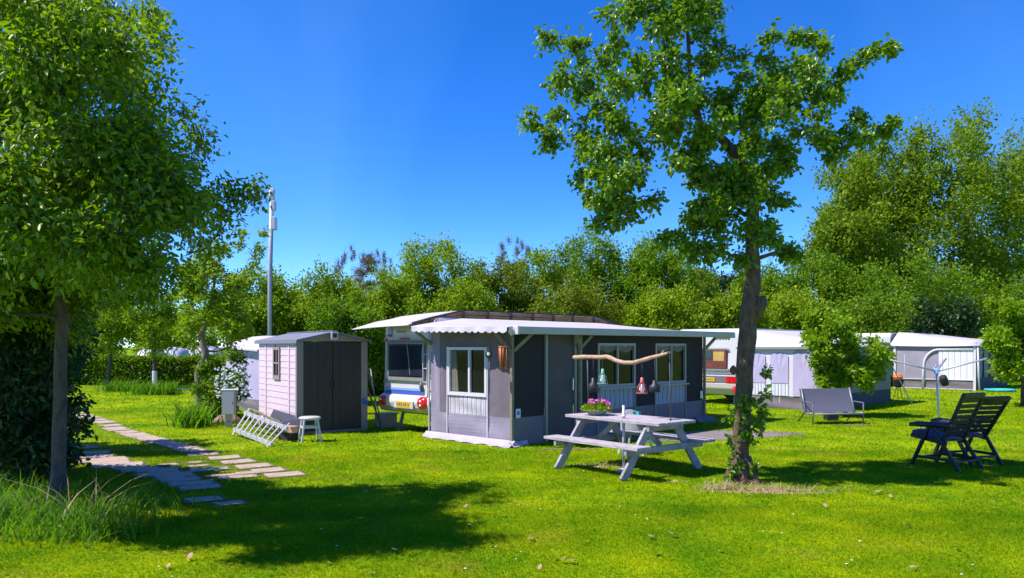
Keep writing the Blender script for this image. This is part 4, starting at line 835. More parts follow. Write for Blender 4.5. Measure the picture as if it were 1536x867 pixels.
# ------------------------------------------------------------------ garden furniture on the right
def recliner(loc, rz, label, back=62):
    t = thing('recliner_chair', loc, rz, label, 'chair', 'dark folding recliners side by side')      # faces local +x
    sb = R(back); bx, bz = -.16, .40; ux, uz = -math.cos(sb), math.sin(sb)
    for s in (-1, 1):
        y = s * .235
        MB().bar((bx - ux * .05, y, bz - uz * .05), (bx + ux * .76, y * .96, bz + uz * .76), .045, .05).build('back_rail', M['resin'], t, .012)
        MB().bar((-.22, y * 1.02, .36), (.34, y * 1.02, .44), .04, .05).build('seat_rail', M['resin'], t, .012)
        yy = s * .285
        MB().bar((.30, yy, .0), (.02, yy, .60), .045, .05).build('leg', M['resin'], t, .012)
        MB().bar((-.42, yy * .94, .0), (.0, yy * .94, .60), .045, .05).build('leg', M['resin'], t, .012)
        Br('stretcher', (.22, yy * .97, .14), (-.32, yy * .97, .14), .03, .04, 'resin', t)
        mb = MB(); mb.tube([(-.30, yy, .635), (-.10, yy, .625), (.18, yy, .62), (.32, yy, .60)], [.03, .04, .042, .03], 8); a = mb.build('armrest', M['resin'], t, smooth=True)
    for k in range(7):
        f = .12 + k * .087; w_ = .058; c = Vector((bx + ux * f, 0, bz + uz * f)); d = Vector((ux, 0, uz)) * (w_ / 2)
        MB().bar(c - d, c + d, .44, .016, (-uz, 0, ux)).build('back_slat', M['resin'], t)
    MB().bar((bx + ux * .72, -.245, bz + uz * .72), (bx + ux * .72, .245, bz + uz * .72), .05, .085, (ux, 0, uz)).build('top_rail', M['resin'], t, .015)
    for k in range(7):
        x = -.14 + k * .075; z = .385 + k * .0115; Bx('seat_slat', (x - .028, -.225, z), (x + .028, .225, z + .018), 'resin', t)
    MB().grid(lambda u, v: (-.16 + .50 * u, -.21 + .42 * v, .43 + .075 * u + .02 * math.sin(math.pi * v)), 8, 6, .035).build('seat_cushion', M['cushion'], t)
    for x in (.24, -.34): Br('cross_bar', (x, -.27, .12), (x, .27, .12), .03, .03, 'resin', t)
    return t
RA = math.atan2(.89, -.46)
recliner(G(1420, 701) + Vector((0, .10, 0)), RA, 'dark blue slatted recliner with cushion, the upright one of the pair', 66)
recliner(G(1424, 700) + Vector((.50, .50, 0)), RA - .22, 'dark slatted recliner leaning further back beside the upright one', 55)

q = G(1246, 637); bn = thing('garden_bench', (q.x + .15, q.y + .35, 0), R(8), 'grey sling garden bench with metal legs in front of the white awning', 'bench')
for s in (-1, 1):
    x = s * .61
    Tb('leg', [(x, -.30, 0), (x, -.30, .47)], .015, 'sling', bn); Tb('leg', [(x + .02, .40, 0), (x, .05, .26)], .015, 'black_metal', bn)
    Tb('armrest', [(x, -.32, .48), (x, .12, .49)], .014, 'sling', bn); Tb('back_post', [(x * .98, .02, .22), (x * .98, .24, .80)], .016, 'metal_grey', bn)
    Tb('seat_rail', [(x, -.30, .25), (x, .06, .22)], .015, 'metal_grey', bn)
MB().grid(lambda u, v: (-.64 + 1.28 * u, .03 + .205 * v + .02 * math.sin(math.pi * v), .25 + .53 * v), 10, 6, .012, (0, 1, 0)).build('backrest', M['sling'], bn)
MB().grid(lambda u, v: (-.59 + 1.18 * u, -.29 + .33 * v, .25 - .02 * v - .015 * math.sin(math.pi * v)), 10, 6, .012).build('seat', M['sling'], bn)
Tb('front_rail', [(-.61, -.30, .235), (.61, -.30, .235)], .015, 'metal_grey', bn)
bxk = thing('tool_box', (q.x + .42, q.y + 1.0, 0), R(8), 'black box on the grass under the sling bench', 'box'); Bx('case', (-.14, -.1, 0), (.14, .1, .15), 'black_metal', bxk, .01); Bx('lid', (-.15, -.11, .15), (.15, .11, .18), 'black_metal', bxk, .01)
q = G(1100, 603); bx2 = thing('tool_box', (q.x, q.y, 0), ANG, 'small black box on the grass by the awning end and pear trunk', 'box'); Bx('case', (-.14, -.1, 0), (.14, .1, .17), 'black_metal', bx2, .01); Bx('lid', (-.15, -.11, .17), (.15, .11, .20), 'black_metal', bx2, .01)

DB = Vector((8.63, 15.6, 0)); dy = thing('rotary_dryer', DB, 0, 'white rotary clothes dryer with half folded arms behind the recliners', 'clothes dryer')
def dl(px, py, Y=15.6): return at(px, py, Y) - DB
Tb('post', [(dl(1410, 650).x, 0, 0), (dl(1407, 600).x, 0, dl(1407, 600).z), (dl(1405, 557).x, 0, dl(1405, 557).z)], [.026, .024, .024], 'alu_white', dy, 10)
hub = dl(1405, 557); MB().lathe([(.01, -.05), (.05, -.04), (.05, .04), (.01, .06)], 12, hub).build('hub', M['stripe_pale'], dy)
tips = [dl(1336, 540, 15.3), dl(1480, 538, 15.3), dl(1392, 541, 16.2), dl(1419, 538, 16.3)]
for i, tp in enumerate(tips): Tb('arm', [hub, tp], [.02, .017], 'alu_white' if i < 2 else 'metal_grey', dy, 6)
for k in range(5):
    f = .3 + k * .16; a = [hub.lerp(tp, f) for tp in tips]
    mb = MB(); 
    for p, q_ in ((a[0], a[2]), (a[2], a[3]), (a[3], a[1])): m_ = p.lerp(q_, .5) + Vector((0, 0, -.03)); mb.tube([p, m_, q_], .003, 3, False)
    mb.build('line', M['alu_white'], dy)
Tb('crank', [hub + Vector((-.02, 0, .02)), hub + Vector((-.02, 0, .14)), hub + Vector((.06, 0, .12))], .01, 'stripe_pale', dy, 6)
pb = thing('peg_bag', at(1416, 571, 15.45), 0, 'black cylindrical peg bag hanging from the clothes dryer', 'peg bag')
o = MB().lathe([(.01, -.10), (.065, -.095), (.075, -.05), (.075, .06), (.065, .10), (.01, .105)], 14).build('bag', M['rubber'], pb, smooth=True); o.rotation_euler = (R(10), R(-25), 0); Tb('hanger', [(-.03, 0, .09), (-.09, 0.1, .2)], .006, 'metal_grey', pb, 5)

# flower pot on stand, turquoise disc, by the far pitches
q = G(1347, 599); fp = thing('pot_stand', (q.x, q.y, 0), 0, 'black plant pot with orange flower on a thin stand between the awnings', 'plant stand')
for k in range(3): a = k * 2.1; Tb('leg', [(.16 * math.cos(a), .16 * math.sin(a), 0), (.05 * math.cos(a), .05 * math.sin(a), .42)], .012, 'black_metal', fp, 5)
MB().lathe([(.10, .40), (.14, .44), (.19, .66), (.17, .66), (.05, .5)], 14).build('pot', M['rubber'], fp)
o = MB().lathe([(.02, .60), (.12, .64), (.16, .74), (.10, .84), (.02, .86)], 9).build('bloom', M['orange'], fp); Tb('pole', [(.22, 0, 0), (.22, 0, 1.5)], .008, 'alu_white', fp, 4)
q = G(1500, 587); tq = thing('paddling_pool', (q.x, q.y, 0), 0, 'flat turquoise round pool lying on the grass by the far awning', 'pool')
MB().lathe([(.3, .02), (.52, .02), (.55, .06), (.52, .10), (.46, .09), (.44, .03), (.02, .03)], 24).build('ring', M['teal'], tq, smooth=True)

# mast
MBs = at(405, 520, 26.5); ms = thing('antenna_mast', (MBs.x, MBs.y, 0), 0, 'tall pale grey mast with antenna boxes rising behind the shed', 'mast')
zt = at(408, 285, 26.5).z; Tb('pole', [(0, 0, 0), (0, 0, zt * .6), (0.07, 0, zt)], [.085, .08, .07], 'mast', ms, 10)
for y0, y1, r_ in ((285, 300, .105), ):
    Tb('antenna', [(0.06, 0, at(0, y1, 26.5).z), (0.07, 0, zt + .05)], r_, 'mast_box', ms, 10)
Bx('antenna_box', (.06, -.15, at(0, 316, 26.5).z), (.20, .09, at(0, 302, 26.5).z), 'mast_box', ms, .02); Bx('antenna_box', (.065, -.17, at(0, 345, 26.5).z), (.23, .08, at(0, 326, 26.5).z), 'mast_box', ms, .02)
Tb('cable', [(.12, -.11, at(0, 326, 26.5).z), (.10, -.12, at(0, 400, 26.5).z), (.11, -.12, .2)], .02, 'cord', ms, 4)

# tents beyond the hedge and the small roof
def tunnel(px0, px1, Y, z1, m, label, name='tunnel_tent', dep=2.4):
    a = at(px0, 520, Y); b = at(px1, 520, Y); t = thing(name, ((a.x + b.x) / 2, Y, 0), 0, label, 'tent'); L = (b.x - a.x) / 2
    def fn(u, v):
        e = (1 - abs(2 * u - 1) ** 4) ** .35 if 0 < u < 1 else 0.05; th = math.pi * v
        return (-L + 2 * L * u, -dep / 2 * math.cos(th), max(.0, z1 * e * math.sin(th) ** .7))
    MB().grid(fn, 24, 12).build('canvas', M[m], t, smooth=True)
    for f in (.3, .5, .7): Tb('hoop', [(-L + 2 * L * f, -dep / 2 * 1.01 * math.cos(math.pi * k / 12), z1 * 1.015 * (1 - abs(2 * f - 1) ** 4) ** .35 * math.sin(math.pi * k / 12) ** .7) for k in range(13)], .025, 'frame_grey', t, 5)
    return t
tunnel(209, 246, 44, 1.72, 'tent_far_white', 'white rounded tent beyond the hedge')
tunnel(236, 283, 47, 1.72, 'tent_far', 'pale blue tunnel tent just beyond the hedge')
tunnel(262, 338, 52, 1.80, 'tent_far', 'long pale blue tent farthest beyond the hedge', dep=3)
q = at(290, 530, 42); hb = thing('tent_annexe', (q.x, 42, 0), 0, 'grey box shaped tent annexe beyond the hedge', 'tent'); Bx('wall', (-.45, 0, 0), (1.0, 1.2, 1.2), 'canvas_mauve', hb); Bx('white_edge', (-.5, -.02, 0), (-.3, .02, 1.25), 'frame_white', hb); Bx('roof', (-.5, -.05, 1.2), (1.05, 1.3, 1.25), 'tent_far', hb)
q = at(1152, 470, 46); rh = thing('cabin', (q.x, 46, 0), R(25), 'small cabin with pale metal roof among the trees', 'cabin')
Bx('wall', (-1.6, 0, 0), (1.4, 2.2, 3.5), 'canvas_door', rh)
MB().add([(-1.9, -.3, 3.45), (1.7, -.3, 3.45), (1.7, 1.3, 4.4), (-1.9, 1.3, 4.4), (-1.9, -.3, 3.4), (1.7, -.3, 3.4), (1.7, 1.3, 4.35), (-1.9, 1.3, 4.35)], [(0, 1, 2, 3), (7, 6, 5, 4), (0, 4, 5, 1), (1, 5, 6, 2), (2, 6, 7, 3), (3, 7, 4, 0)]).build('roof', M['shed_roof'], rh)
Bx('window', (-.6, -.02, 2.0), (.4, .0, 2.9), 'glass', rh)
q = G(288, 585); wp = thing('white_board', (q.x, q.y, 0), R(10), 'white slatted frame lying on the far lawn by the hedge', 'board')
for k in range(5): Bx('slat', (-.5, -.3 + k * .13, .02), (.5, -.22 + k * .13, .06), 'plastic_white', wp)
for x in (-.4, .4): Bx('bearer', (x - .03, -.3, 0), (x + .03, .32, .019), 'plastic_white', wp)

# ------------------------------------------------------------------ trees
def px_clumps(base, spec, rz_depth=1.0, k=1.0):
    """spec (px, py, Yoffset, r) -> local clumps"""
    out = []
    for px, py, dy_, r in spec:
        Y = base.y + dy_; p = at(px, py, Y) - base; out.append((p.x, p.y, p.z, r * k, r * rz_depth * k, r * .85 * k, max(.35, (r / .34) ** 2)))
    return out
def fill(rd, n, x0, x1, y0, y1, Y, dY, r0, r1):
    return [(rd.uniform(x0, x1), rd.uniform(y0, y1), rd.uniform(-dY, dY), rd.uniform(r0, r1)) for _ in range(n)]
# pear tree
PB = G(1112, 722)
def tl(px, py, dy_=0.0): p = at(px, py, PB.y + dy_) - PB; return (p.x, p.y, p.z)
trunk = [(*tl(1112, 724)[:2], -0.03, 0.1386), (*tl(1110, 690), 0.1134), (*tl(1114, 620), 0.1050), (*tl(1117, 540), 0.1092), (*tl(1124, 470), 0.1134), (*tl(1130, 420), 0.1008), (*tl(1128, 360), 0.0840), (*tl(1130, 300, 0.0420), 0.0756), (*tl(1118, 250, 0.0840), 0.0672), (*tl(1085, 210, 0.0840), 0.0588), (*tl(1050, 185, 0.0840), 0.0420), (*tl(1035, 110, 0.0840), 0.0294), (*tl(1030, 20, 0.0840), 0.0210), (*tl(1020, -60, 0.0840), 0.0101)]
spec = [(800, 182, -.2, .17), (830, 205, -.3, .14), (822, 215, -.2, .12), (835, 170, .1, .16), (850, 110, -.3, .22), (835, 130, .1, .20), (822, 55, .2, .18), (870, 70, -.2, .24), (880, 120, .4, .26), (905, 90, .3, .26), (900, 160, -.4, .26), (880, 200, .2, .22), (925, 60, -.1, .24), (945, 20, .3, .26), (960, -25, .0, .30), (915, 20, -.4, .20),
        (870, 265, -.2, .18), (905, 235, .3, .26), (930, 190, -.5, .26), (940, 270, -.2, .26), (905, 300, .1, .22), (895, 335, -.1, .16), (940, 320, .3, .22), (965, 235, .5, .22), (975, 300, -.3, .18),
        (1000, 30, .4, .28), (1030, -10, -.3, .30), (1060, 20, .2, .26), (1080, -30, .0, .24), (1005, 90, -.4, .24), (1055, 95, -.3, .22), (1075, 70, .4, .20), (1000, 150, -.5, .24), (1040, 150, .5, .26), (1100, 85, .2, .18), (1120, 115, -.3, .20), (1090, 150, .1, .24), (1000, 205, .3, .22), (1060, 200, -.5, .24),
        (1150, 90, .2, .20), (1155, 55, -.2, .15), (1195, 55, .1, .15), (1170, 110, .3, .20), (1205, 95, -.1, .16), (1215, 60, .2, .13), (1235, 70, .0, .10), (1140, 150, -.3, .24), (1180, 160, .2, .24), (1215, 140, .1, .17), (1230, 170, -.2, .20), (1250, 130, .1, .15), (1265, 105, .0, .13), (1285, 92, .1, .11), (1308, 80, .0, .10), (1332, 72, .0, .09),
        (1200, 195, -.3, .20), (1240, 205, .2, .20), (1275, 200, -.1, .15), (1300, 205, .0, .13), (1325, 195, .1, .10), (1340, 186, .0, .07), (1285, 175, .1, .10), (1255, 225, .0, .12), (1245, 235, -.1, .09), (1130, 210, -.4, .26), (1165, 220, .3, .24), (1110, 180, .4, .24),
        (1100, 265, -.4, .26), (1060, 260, .3, .20), (1130, 290, -.5, .22), (1180, 250, .0, .14), (1090, 320, .3, .26), (1050, 335, -.2, .22), (1020, 350, .1, .18), (1000, 360, -.1, .12), (1120, 340, -.5, .22), (1160, 290, .0, .16), (1175, 300, .1, .13), (1085, 375, -.4, .20), (1040, 375, .2, .16), (1065, 300, -.4, .20), (1110, 385, -.3, .16), (1175, 375, .2, .14), (1190, 380, .0, .11), (1140, 360, .4, .18)]
rdp = random.Random(17)
regions = [(870, 975, 60, 270, 16, .9), (930, 1100, -40, 110, 20, .9), (980, 1180, 110, 250, 34, 1.0), (1140, 1250, 80, 215, 10, .7), (1040, 1160, 250, 390, 28, .7), (880, 950, 250, 330, 6, .5)]
for x0, x1, y0, y1, n_, dd in regions:
    for k in range(n_): spec.append((rdp.uniform(x0, x1), rdp.uniform(y0, y1), rdp.uniform(-dd, dd), rdp.uniform(.13, .24)))
cl = px_clumps(PB, spec, 1.0, 1.12)
pear = clump_tree('pear_tree', PB, trunk, cl, 'pear', 'bark', 'gnarled pear tree with dark leaning trunk standing between picnic table and recliners', per=34, lpt=13, ll=(.05, .085), lw=.72, twig_r=.004, limb_r=.055, spread=.045, droop=.5, bump=.05, surf=.5, trunk_n=14)
mb = MB(); a = Vector(tl(1124, 480)); b = Vector(tl(1143, 452, -.1)); mb.tube([a, a.lerp(b, .6), b, b + Vector((.02, -.03, .06))], [.10, .095, .085, .03], 10); mb.build('limb_stub', M['bark'], pear, smooth=True)
for px, py in ((1100, 556), (1116, 548)):
    a = Vector(tl(px, py, -.12)); MB().lathe([(.01, -.05), (.045, -.02), (.05, .02), (.02, .06), (.005, .07)], 8, a).build('burr', M['bark'], pear, smooth=True)
# root flare
mb = MB()
for k in range(6):
    a = k * 1.05 + .3; c, s = math.cos(a), math.sin(a); bx_, by_ = tl(1112, 724)[:2]; mb.tube([(bx_ + c * .06, by_ + s * .06, .30), (bx_ + c * .13, by_ + s * .13, .10), (bx_ + c * .24, by_ + s * .24, -.02)], [.08, .075, .03], 7)
mb.build('root_flare', M['bark'], pear, smooth=True)
# sprouts and climber on the pear trunk
cs = []
for px, py, r in ((1095, 625, .12), (1120, 620, .14), (1120, 645, .12), (1098, 660, .12), (1135, 600, .10), (1150, 590, .10), (1140, 625, .10), (1105, 690, .13), (1095, 705, .12), (1128, 700, .10), (1150, 560, .08), (1145, 615, .08), (1125, 660, .08), (1138, 645, .08), (1112, 600, .12)):
    p = at(px, py, PB.y - .17) - PB; cs.append((p.x, p.y, max(.08, p.z), r * .75, r * .4, r * 1.1, .6))
clump_tree('climber', PB, None, cs, 'pear', 'bark', 'leafy green climber shoots growing up the foot of the pear trunk', cat='climbing plant', per=14, lpt=5, ll=(.045, .075), lw=.7, twig_r=.003, spread=.015, droop=.2)

# big tree on the left
LB = G(88, 752)
def ll_(px, py, dy_=0.0): p = at(px, py, LB.y + dy_) - LB; return (p.x, p.y, p.z)
trunk = [(0, 0, -.03, .10), (*ll_(88, 700), .075), (*ll_(90, 600), .07), (*ll_(92, 480), .066), (*ll_(85, 350), .07), (*ll_(80, 200), .06), (*ll_(70, 50), .045), (*ll_(65, -120), .025)]
spec = []
rd = random.Random(4)
edge = [(-90, 40), (-50, 80), (-10, 140), (30, 212), (70, 235), (110, 232), (150, 258), (200, 290), (240, 285), (280, 300), (320, 325), (350, 315), (390, 285), (430, 230), (470, 140)]
def edge_x(y):
    for (a, xa), (b, xb) in zip(edge, edge[1:]):
        if a <= y <= b: return xa + (xb - xa) * (y - a) / (b - a)
    return 150
for k in range(190):
    y = 405 - 455 * rd.random() ** 1.1; xr = edge_x(y) - 36; xl = -190 if y < 380 else -120; x = rd.uniform(xl, xr); dmax = 1.6 * math.sqrt(max(.05, 1 - ((x - 60) / 300) ** 2))
    spec.append((x, y, -1.25 + rd.uniform(-dmax, dmax * .75), rd.uniform(.24, .40)))
for x, y, dy_, r in ((225, 30, 0, .16), (240, 70, .2, .16), (235, 120, -.2, .2), (270, 165, 0, .18), (290, 200, .2, .16), (300, 215, 0, .12), (285, 250, -.2, .18), (320, 300, 0, .18), (340, 320, .1, .14), (330, 345, -.1, .16), (300, 375, .1, .18), (265, 410, 0, .16), (345, 285, .0, .08), (365, 292, .0, .07), (385, 290, 0, .06), (215, 430, .2, .16), (190, 445, 0, .14), (110, 10, .1, .22), (195, 25, -.3, .16), (225, 22, -.6, .12), (235, 45, -.9, .12)): spec.append((x, y, dy_, r))
for x, y, dy_, r in ((85, 300, -1.5, .16), (95, 340, -1.55, .16), (92, 260, -1.5, .13), (20, 120, -1.5, .3), (60, 30, -1.3, .3), (180, 110, -1.0, .3)): spec.append((x, y, dy_, r))
for k in range(40): spec.append((rd.uniform(-150, 150), rd.uniform(330, 460), rd.uniform(-.1, .8), rd.uniform(.26, .40)))
for k in range(26): spec.append((rd.uniform(-60, 135), rd.uniform(405, 500), rd.uniform(.1, 1.0), rd.uniform(.18, .30)))
for k in range(10): spec.append((rd.uniform(110, 255), rd.uniform(385, 440), rd.uniform(-.7, .3), rd.uniform(.13, .22)))
for k in range(14): spec.append((rd.uniform(-150, -20), rd.uniform(380, 480), rd.uniform(-1.0, 0), rd.uniform(.24, .36)))
clump_tree('broadleaf_tree', LB, trunk, px_clumps(LB, spec), 'left', 'bark_grey', 'tall dense green tree with slim grey trunk beside the paving slabs', per=36, lpt=12, ll=(.05, .088), lw=.46, twig_r=.003, limb_r=.03, spread=.085, droop=.55, surf=.5, bump=.04)

# dark shrub under it
DBS = Vector((-6.9, 10.3, 0)); rd = random.Random(9)
sp = fill(rd, 85, -60, 95, 420, 690, 10.3, .7, .25, .42) + fill(rd, 14, 60, 118, 470, 640, 10.3, .5, .14, .24)
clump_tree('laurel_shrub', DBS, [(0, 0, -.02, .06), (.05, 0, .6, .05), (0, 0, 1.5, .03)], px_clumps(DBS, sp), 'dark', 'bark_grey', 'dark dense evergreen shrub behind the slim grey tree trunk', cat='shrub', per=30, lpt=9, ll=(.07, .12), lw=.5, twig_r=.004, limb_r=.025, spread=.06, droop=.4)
DB2 = Vector((-8.2, 13.0, 0)); sp = fill(rd, 40, -20, 108, 380, 640, 13, .8, .3, .5)
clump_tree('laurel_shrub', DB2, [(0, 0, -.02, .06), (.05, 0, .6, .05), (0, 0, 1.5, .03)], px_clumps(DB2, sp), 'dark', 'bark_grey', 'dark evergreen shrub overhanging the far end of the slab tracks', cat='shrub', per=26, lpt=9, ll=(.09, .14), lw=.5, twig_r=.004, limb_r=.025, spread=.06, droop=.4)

# background trees
def bg_tree(name, px, ytop, Y, wpx, leaf, label, group=None, ybot=None, n=26, dens=1.0, bark='bark_grey', trunk_r=.12, shape=1.0, leafsz=(.10, .17), cat='tree', seed=0, lean=0, sparse=.5, twigs=False, lpt=11, per=40, rk=1.0):
    base = Vector((at(px, 520, Y).x, Y, 0)); zt = at(px, ytop, Y).z; zb = at(px, ybot, Y).z if ybot else zt * .25; Wm = wpx / FPX * Y / 2; rd = random.Random(seed * 77 + int(px))
    cl = []; zc_ = (zt + zb) / 2; hz = (zt - zb) / 2
    k = 0
    while k < n:
        x, y, z = rd.uniform(-1, 1), rd.uniform(-1, 1), rd.uniform(-1, 1); q = x * x + y * y + (abs(z) ** (2 + shape)) 
        if q > 1 or (q < .10 and rd.random() < .6): continue
        r = rd.uniform(.20, .38) * Wm * rk; r = min(r, hz * .45)
        cl.append((x * (Wm - r * .7) + lean * z * .3, y * (Wm - r * .7) * .9, zc_ + z * (hz - r * .6), r, r, r * .75, 1.0)); k += 1
    for k in range(int(n * .75)):       # ragged upright sprays
        a = rd.uniform(-.95, .95); h_ = zc_ + hz * (1 - .45 * a * a) * rd.uniform(.55, 1.12); r = rd.uniform(.06, .13) * Wm; cl.append((a * Wm * .95, rd.uniform(-.8, .5) * Wm, h_, r, r, r * 2.4, .35))
    trunk = [(0, 0, -.05, trunk_r), (lean * .05, 0, zt * .2, trunk_r * .85), (lean * .12 + rd.uniform(-.1, .1), 0, zt * .45, trunk_r * .65), (lean * .2, 0, zt * .8, trunk_r * .25)]
    return clump_tree(name, base, trunk, cl, leaf, bark, label, cat, group, per=int(per * dens), lpt=lpt, ll=leafsz, lw=.62, twig_r=.01, limb_r=trunk_r * .45 / max(.5, Wm * .3), fine=False, spread=.16 * leafsz[1] / .15, droop=.2, twigs=twigs, surf=sparse)
grp = 'background trees behind the caravans'
PT = Vector((at(303, 520, 19.4).x, 19.4, 0)); rd = random.Random(31)
def pl_(px, py, dy_=0.0): p = at(px, py, 19.4 + dy_) - PT; return (p.x, p.y, p.z)
spp = fill(rd, 44, 275, 365, 400, 500, 19.4, .9, .22, .36) + fill(rd, 10, 300, 345, 360, 410, 19.4, .6, .16, .26) + [(360, 350, 0, .12), (358, 370, .1, .16), (330, 380, 0, .2), (385, 385, 0, .12), (375, 400, 0, .16), (388, 372, 0, .08), (395, 350, 0, .07), (268, 440, 0, .2), (270, 500, 0, .18), (290, 520, .3, .2), (345, 520, .4, .2)]
clump_tree('pale_trunk_tree', PT, [(0, 0, -.03, .12), (*pl_(298, 590), .10), (*pl_(297, 560), .09), (*pl_(308, 535), .10), (*pl_(303, 500), .07), (*pl_(316, 460), .055), (*pl_(325, 400), .03)], px_clumps(PT, spp), 'yel', 'bark_pale', 'young light green tree with pale twisted trunk by the hook up box', per=26, lpt=9, ll=(.07, .12), lw=.6, twig_r=.004, limb_r=.05, spread=.06, droop=.2, fine=False, bump=.08)
bg_tree('orchard_tree', 232, 425, 31.5, 88, 'yel', 'small orchard tree with white painted trunk foot on the far lawn', None, 535, 20, .6, 'bark_grey', .09, 1, (.09, .14), seed=2, twigs=True)
bg_tree('orchard_tree', 162, 445, 33, 110, 'yel', 'small leaning orchard tree growing in front of the hedge', None, 540, 20, .9, 'bark_grey', .09, 1, (.09, .14), seed=3, lean=1.0)
o = MB().lathe([(.098, .0), (.096, .75), (.09, .76)], 10).build('trunk_guard', M['frame_white']); o.parent = [x for x in COL.objects if x.name.startswith('orchard_tree')][0]
ROW = ((395, 425, 29, 150, 'yel', 1, 'yellow green tree directly behind the tall grey mast'), (470, 415, 30, 150, 'yel', 2, 'airy yellow green tree above the right slope of the shed roof'), (580, 430, 30, 130, 'yel', 3, 'low yellow green tree just beyond the blue striped caravan'),
       (650, 375, 31, 150, 'yel', 4, 'tall yellow green tree rising over the white hipped roof end'), (750, 405, 32, 130, 'brown', 5, 'brownish green tree behind the slender twiggy tree'), (825, 395, 33, 150, 'yel', 6, 'broad yellow green tree behind the brown board frieze'),
       (905, 355, 32, 170, 'mid', 7, 'tallest mid green tree of the row behind the awning roof'), (985, 375, 31, 150, 'mid', 8, 'mid green tree behind the driftwood branch end of the awning'), (1035, 410, 34, 90, 'brown', 9, 'narrow brownish tree just beside the pear trunk fork'),
       (700, 440, 29, 110, 'yel', 10, 'small yellow green tree below the twiggy tree top'), (860, 440, 29, 140, 'brown', 11, 'low brownish green bushy tree close behind the awning roof'), (520, 460, 28, 120, 'mid', 12, 'low mid green tree between shed and caravan'), (1000, 440, 29, 130, 'yel', 23, 'low yellow green tree behind the awning gutter end'),
       (440, 450, 42, 260, 'mid', 31, 'distant mid green tree filling the gap behind the mast'), (610, 450, 43, 260, 'yel', 32, 'distant yellow green tree filling the gap behind the twiggy tree'), (780, 450, 44, 260, 'mid', 33, 'distant mid green tree filling the gap behind the awning'), (950, 450, 44, 260, 'mid', 34, 'distant dense tree filling the gap behind the awning end'))
for px, yt, Y, w, lf, sd_, lb_ in ROW:
    bg_tree('broadleaf_tree', px, yt, Y, w, lf, lb_, grp, 610, 44, 1.25, 'bark_grey', .12, 1.4, (.08, .15), seed=sd_)
bg_tree('bare_tree', 545, 375, 38, 100, 'twig', 'grey twiggy tree barely in leaf above the row behind the shed', None, 480, 34, 1.9, 'bark_pale', .10, 1, (.03, .055), seed=13, twigs=True, lpt=4)
bg_tree('bare_tree', 770, 365, 36, 60, 'twig', 'slender twiggy tree rising above the middle of the awning roof', None, 450, 22, 1.6, 'bark_pale', .08, 1, (.035, .065), seed=14, twigs=True, lpt=5)
bg_tree('broadleaf_tree', 280, 470, 55, 200, 'yel', 'distant yellow green tree beyond the pale tents', None, 545, 30, 1, 'bark_grey', .15, 1, (.18, .28), seed=15)
bg_tree('broadleaf_tree', 120, 455, 48, 170, 'mid', 'distant mid green tree beyond the left end of the hedge', None, 545, 30, 1, 'bark_grey', .15, 1, (.18, .28), seed=16)
# right hand wood
grp2 = 'tall trees behind the far awnings'
lab_o = {1: 'broadest tall oak with branches and sky showing through its crown', 2: 'tall oak standing beside the thin twiggy sapling top', 3: 'tall oak at the outer edge of the wood beyond the bush', 4: 'lower oak sloping down towards the pear tree'}
for px, yt, Y, w, sd_, yb_ in ((1450, 195, 46, 330, 1, 520), (1320, 235, 48, 210, 2, 540), (1570, 200, 50, 270, 3, 520), (1270, 320, 44, 140, 4, 570)):
    bg_tree('oak_tree', px, yt, Y, w, 'oak', lab_o[sd_], grp2, yb_, 64 if w > 150 else 44, 1.0, 'bark_grey', .35, 1, (.16, .27), seed=sd_ + 20, lpt=11, sparse=.6, rk=.95)
for px, yt, Y, w, lf, sd_, lb_ in ((1095, 395, 48, 110, 'dark', 1, 'dark leaved tree directly behind the pear trunk fork'), (1150, 410, 40, 120, 'mid', 2, 'mid green tree above the cabin with pale metal roof'), (1215, 390, 40, 130, 'mid', 3, 'mid green tree between the cabin and the oaks'), (1330, 400, 40, 190, 'mid', 4, 'wide undergrowth tree below the oak with the twiggy top'),
        (1430, 420, 41, 190, 'mid', 5, 'wide undergrowth tree below the broadest oak'), (1530, 430, 42, 170, 'mid', 6, 'undergrowth tree behind the rounded yellow green bush'), (1100, 455, 33, 110, 'yel', 7, 'bright green sapling behind the cream caravan'), (1185, 450, 35, 130, 'yel', 8, 'bright green sapling behind the roof of the lavender panelled awning'), (1300, 455, 37, 150, 'mid', 9, 'low dense tree between the two far awnings'),
        (1395, 460, 38, 130, 'dark', 10, 'dark leaved tree behind the awning with arched doorway'), (1292, 235, 50, 60, 'twig', 11, 'thin twiggy sapling top beside the tall oaks'), (1600, 440, 40, 150, 'mid', 12, 'undergrowth tree past the outer edge of the wood')):
    bg_tree('undergrowth_tree', px, yt, Y, w, lf, lb_, grp2, 590 if lf != 'twig' else 420, 36, 1.1, 'bark_grey', .14, 1.4, (.11, .2), seed=sd_ + 40)
# bushes in front of the right hand awnings
bb = Vector((at(1268, 520, 19.3).x, 19.3, 0)); rd = random.Random(21)
spb = fill(rd, 16, 1215, 1285, 475, 525, 19.3, .5, .22, .32) + fill(rd, 22, 1225, 1330, 520, 572, 19.3, .5, .2, .30) + fill(rd, 12, 1235, 1320, 545, 582, 19.3, .4, .2, .28) + [(1240, 462, 0, .2), (1250, 478, -.2, .22), (1238, 468, 0, .16), (1310, 515, 0, .18), (1335, 535, 0, .14), (1270, 485, 0, .16), (1212, 505, 0, .14), (1225, 545, 0, .16)]
clump_tree('globe_bush', bb, [(0, 0, -.02, .06), (.0, 0, .5, .05), (0, 0, 1.2, .04)], px_clumps(bb, spb), 'bush', 'bark_grey', 'bright yellow green bushy tree behind the sling bench', cat='shrub', per=40, lpt=12, ll=(.08, .13), lw=.55, twig_r=.005, limb_r=.03, spread=.05, droop=.1, fine=False)
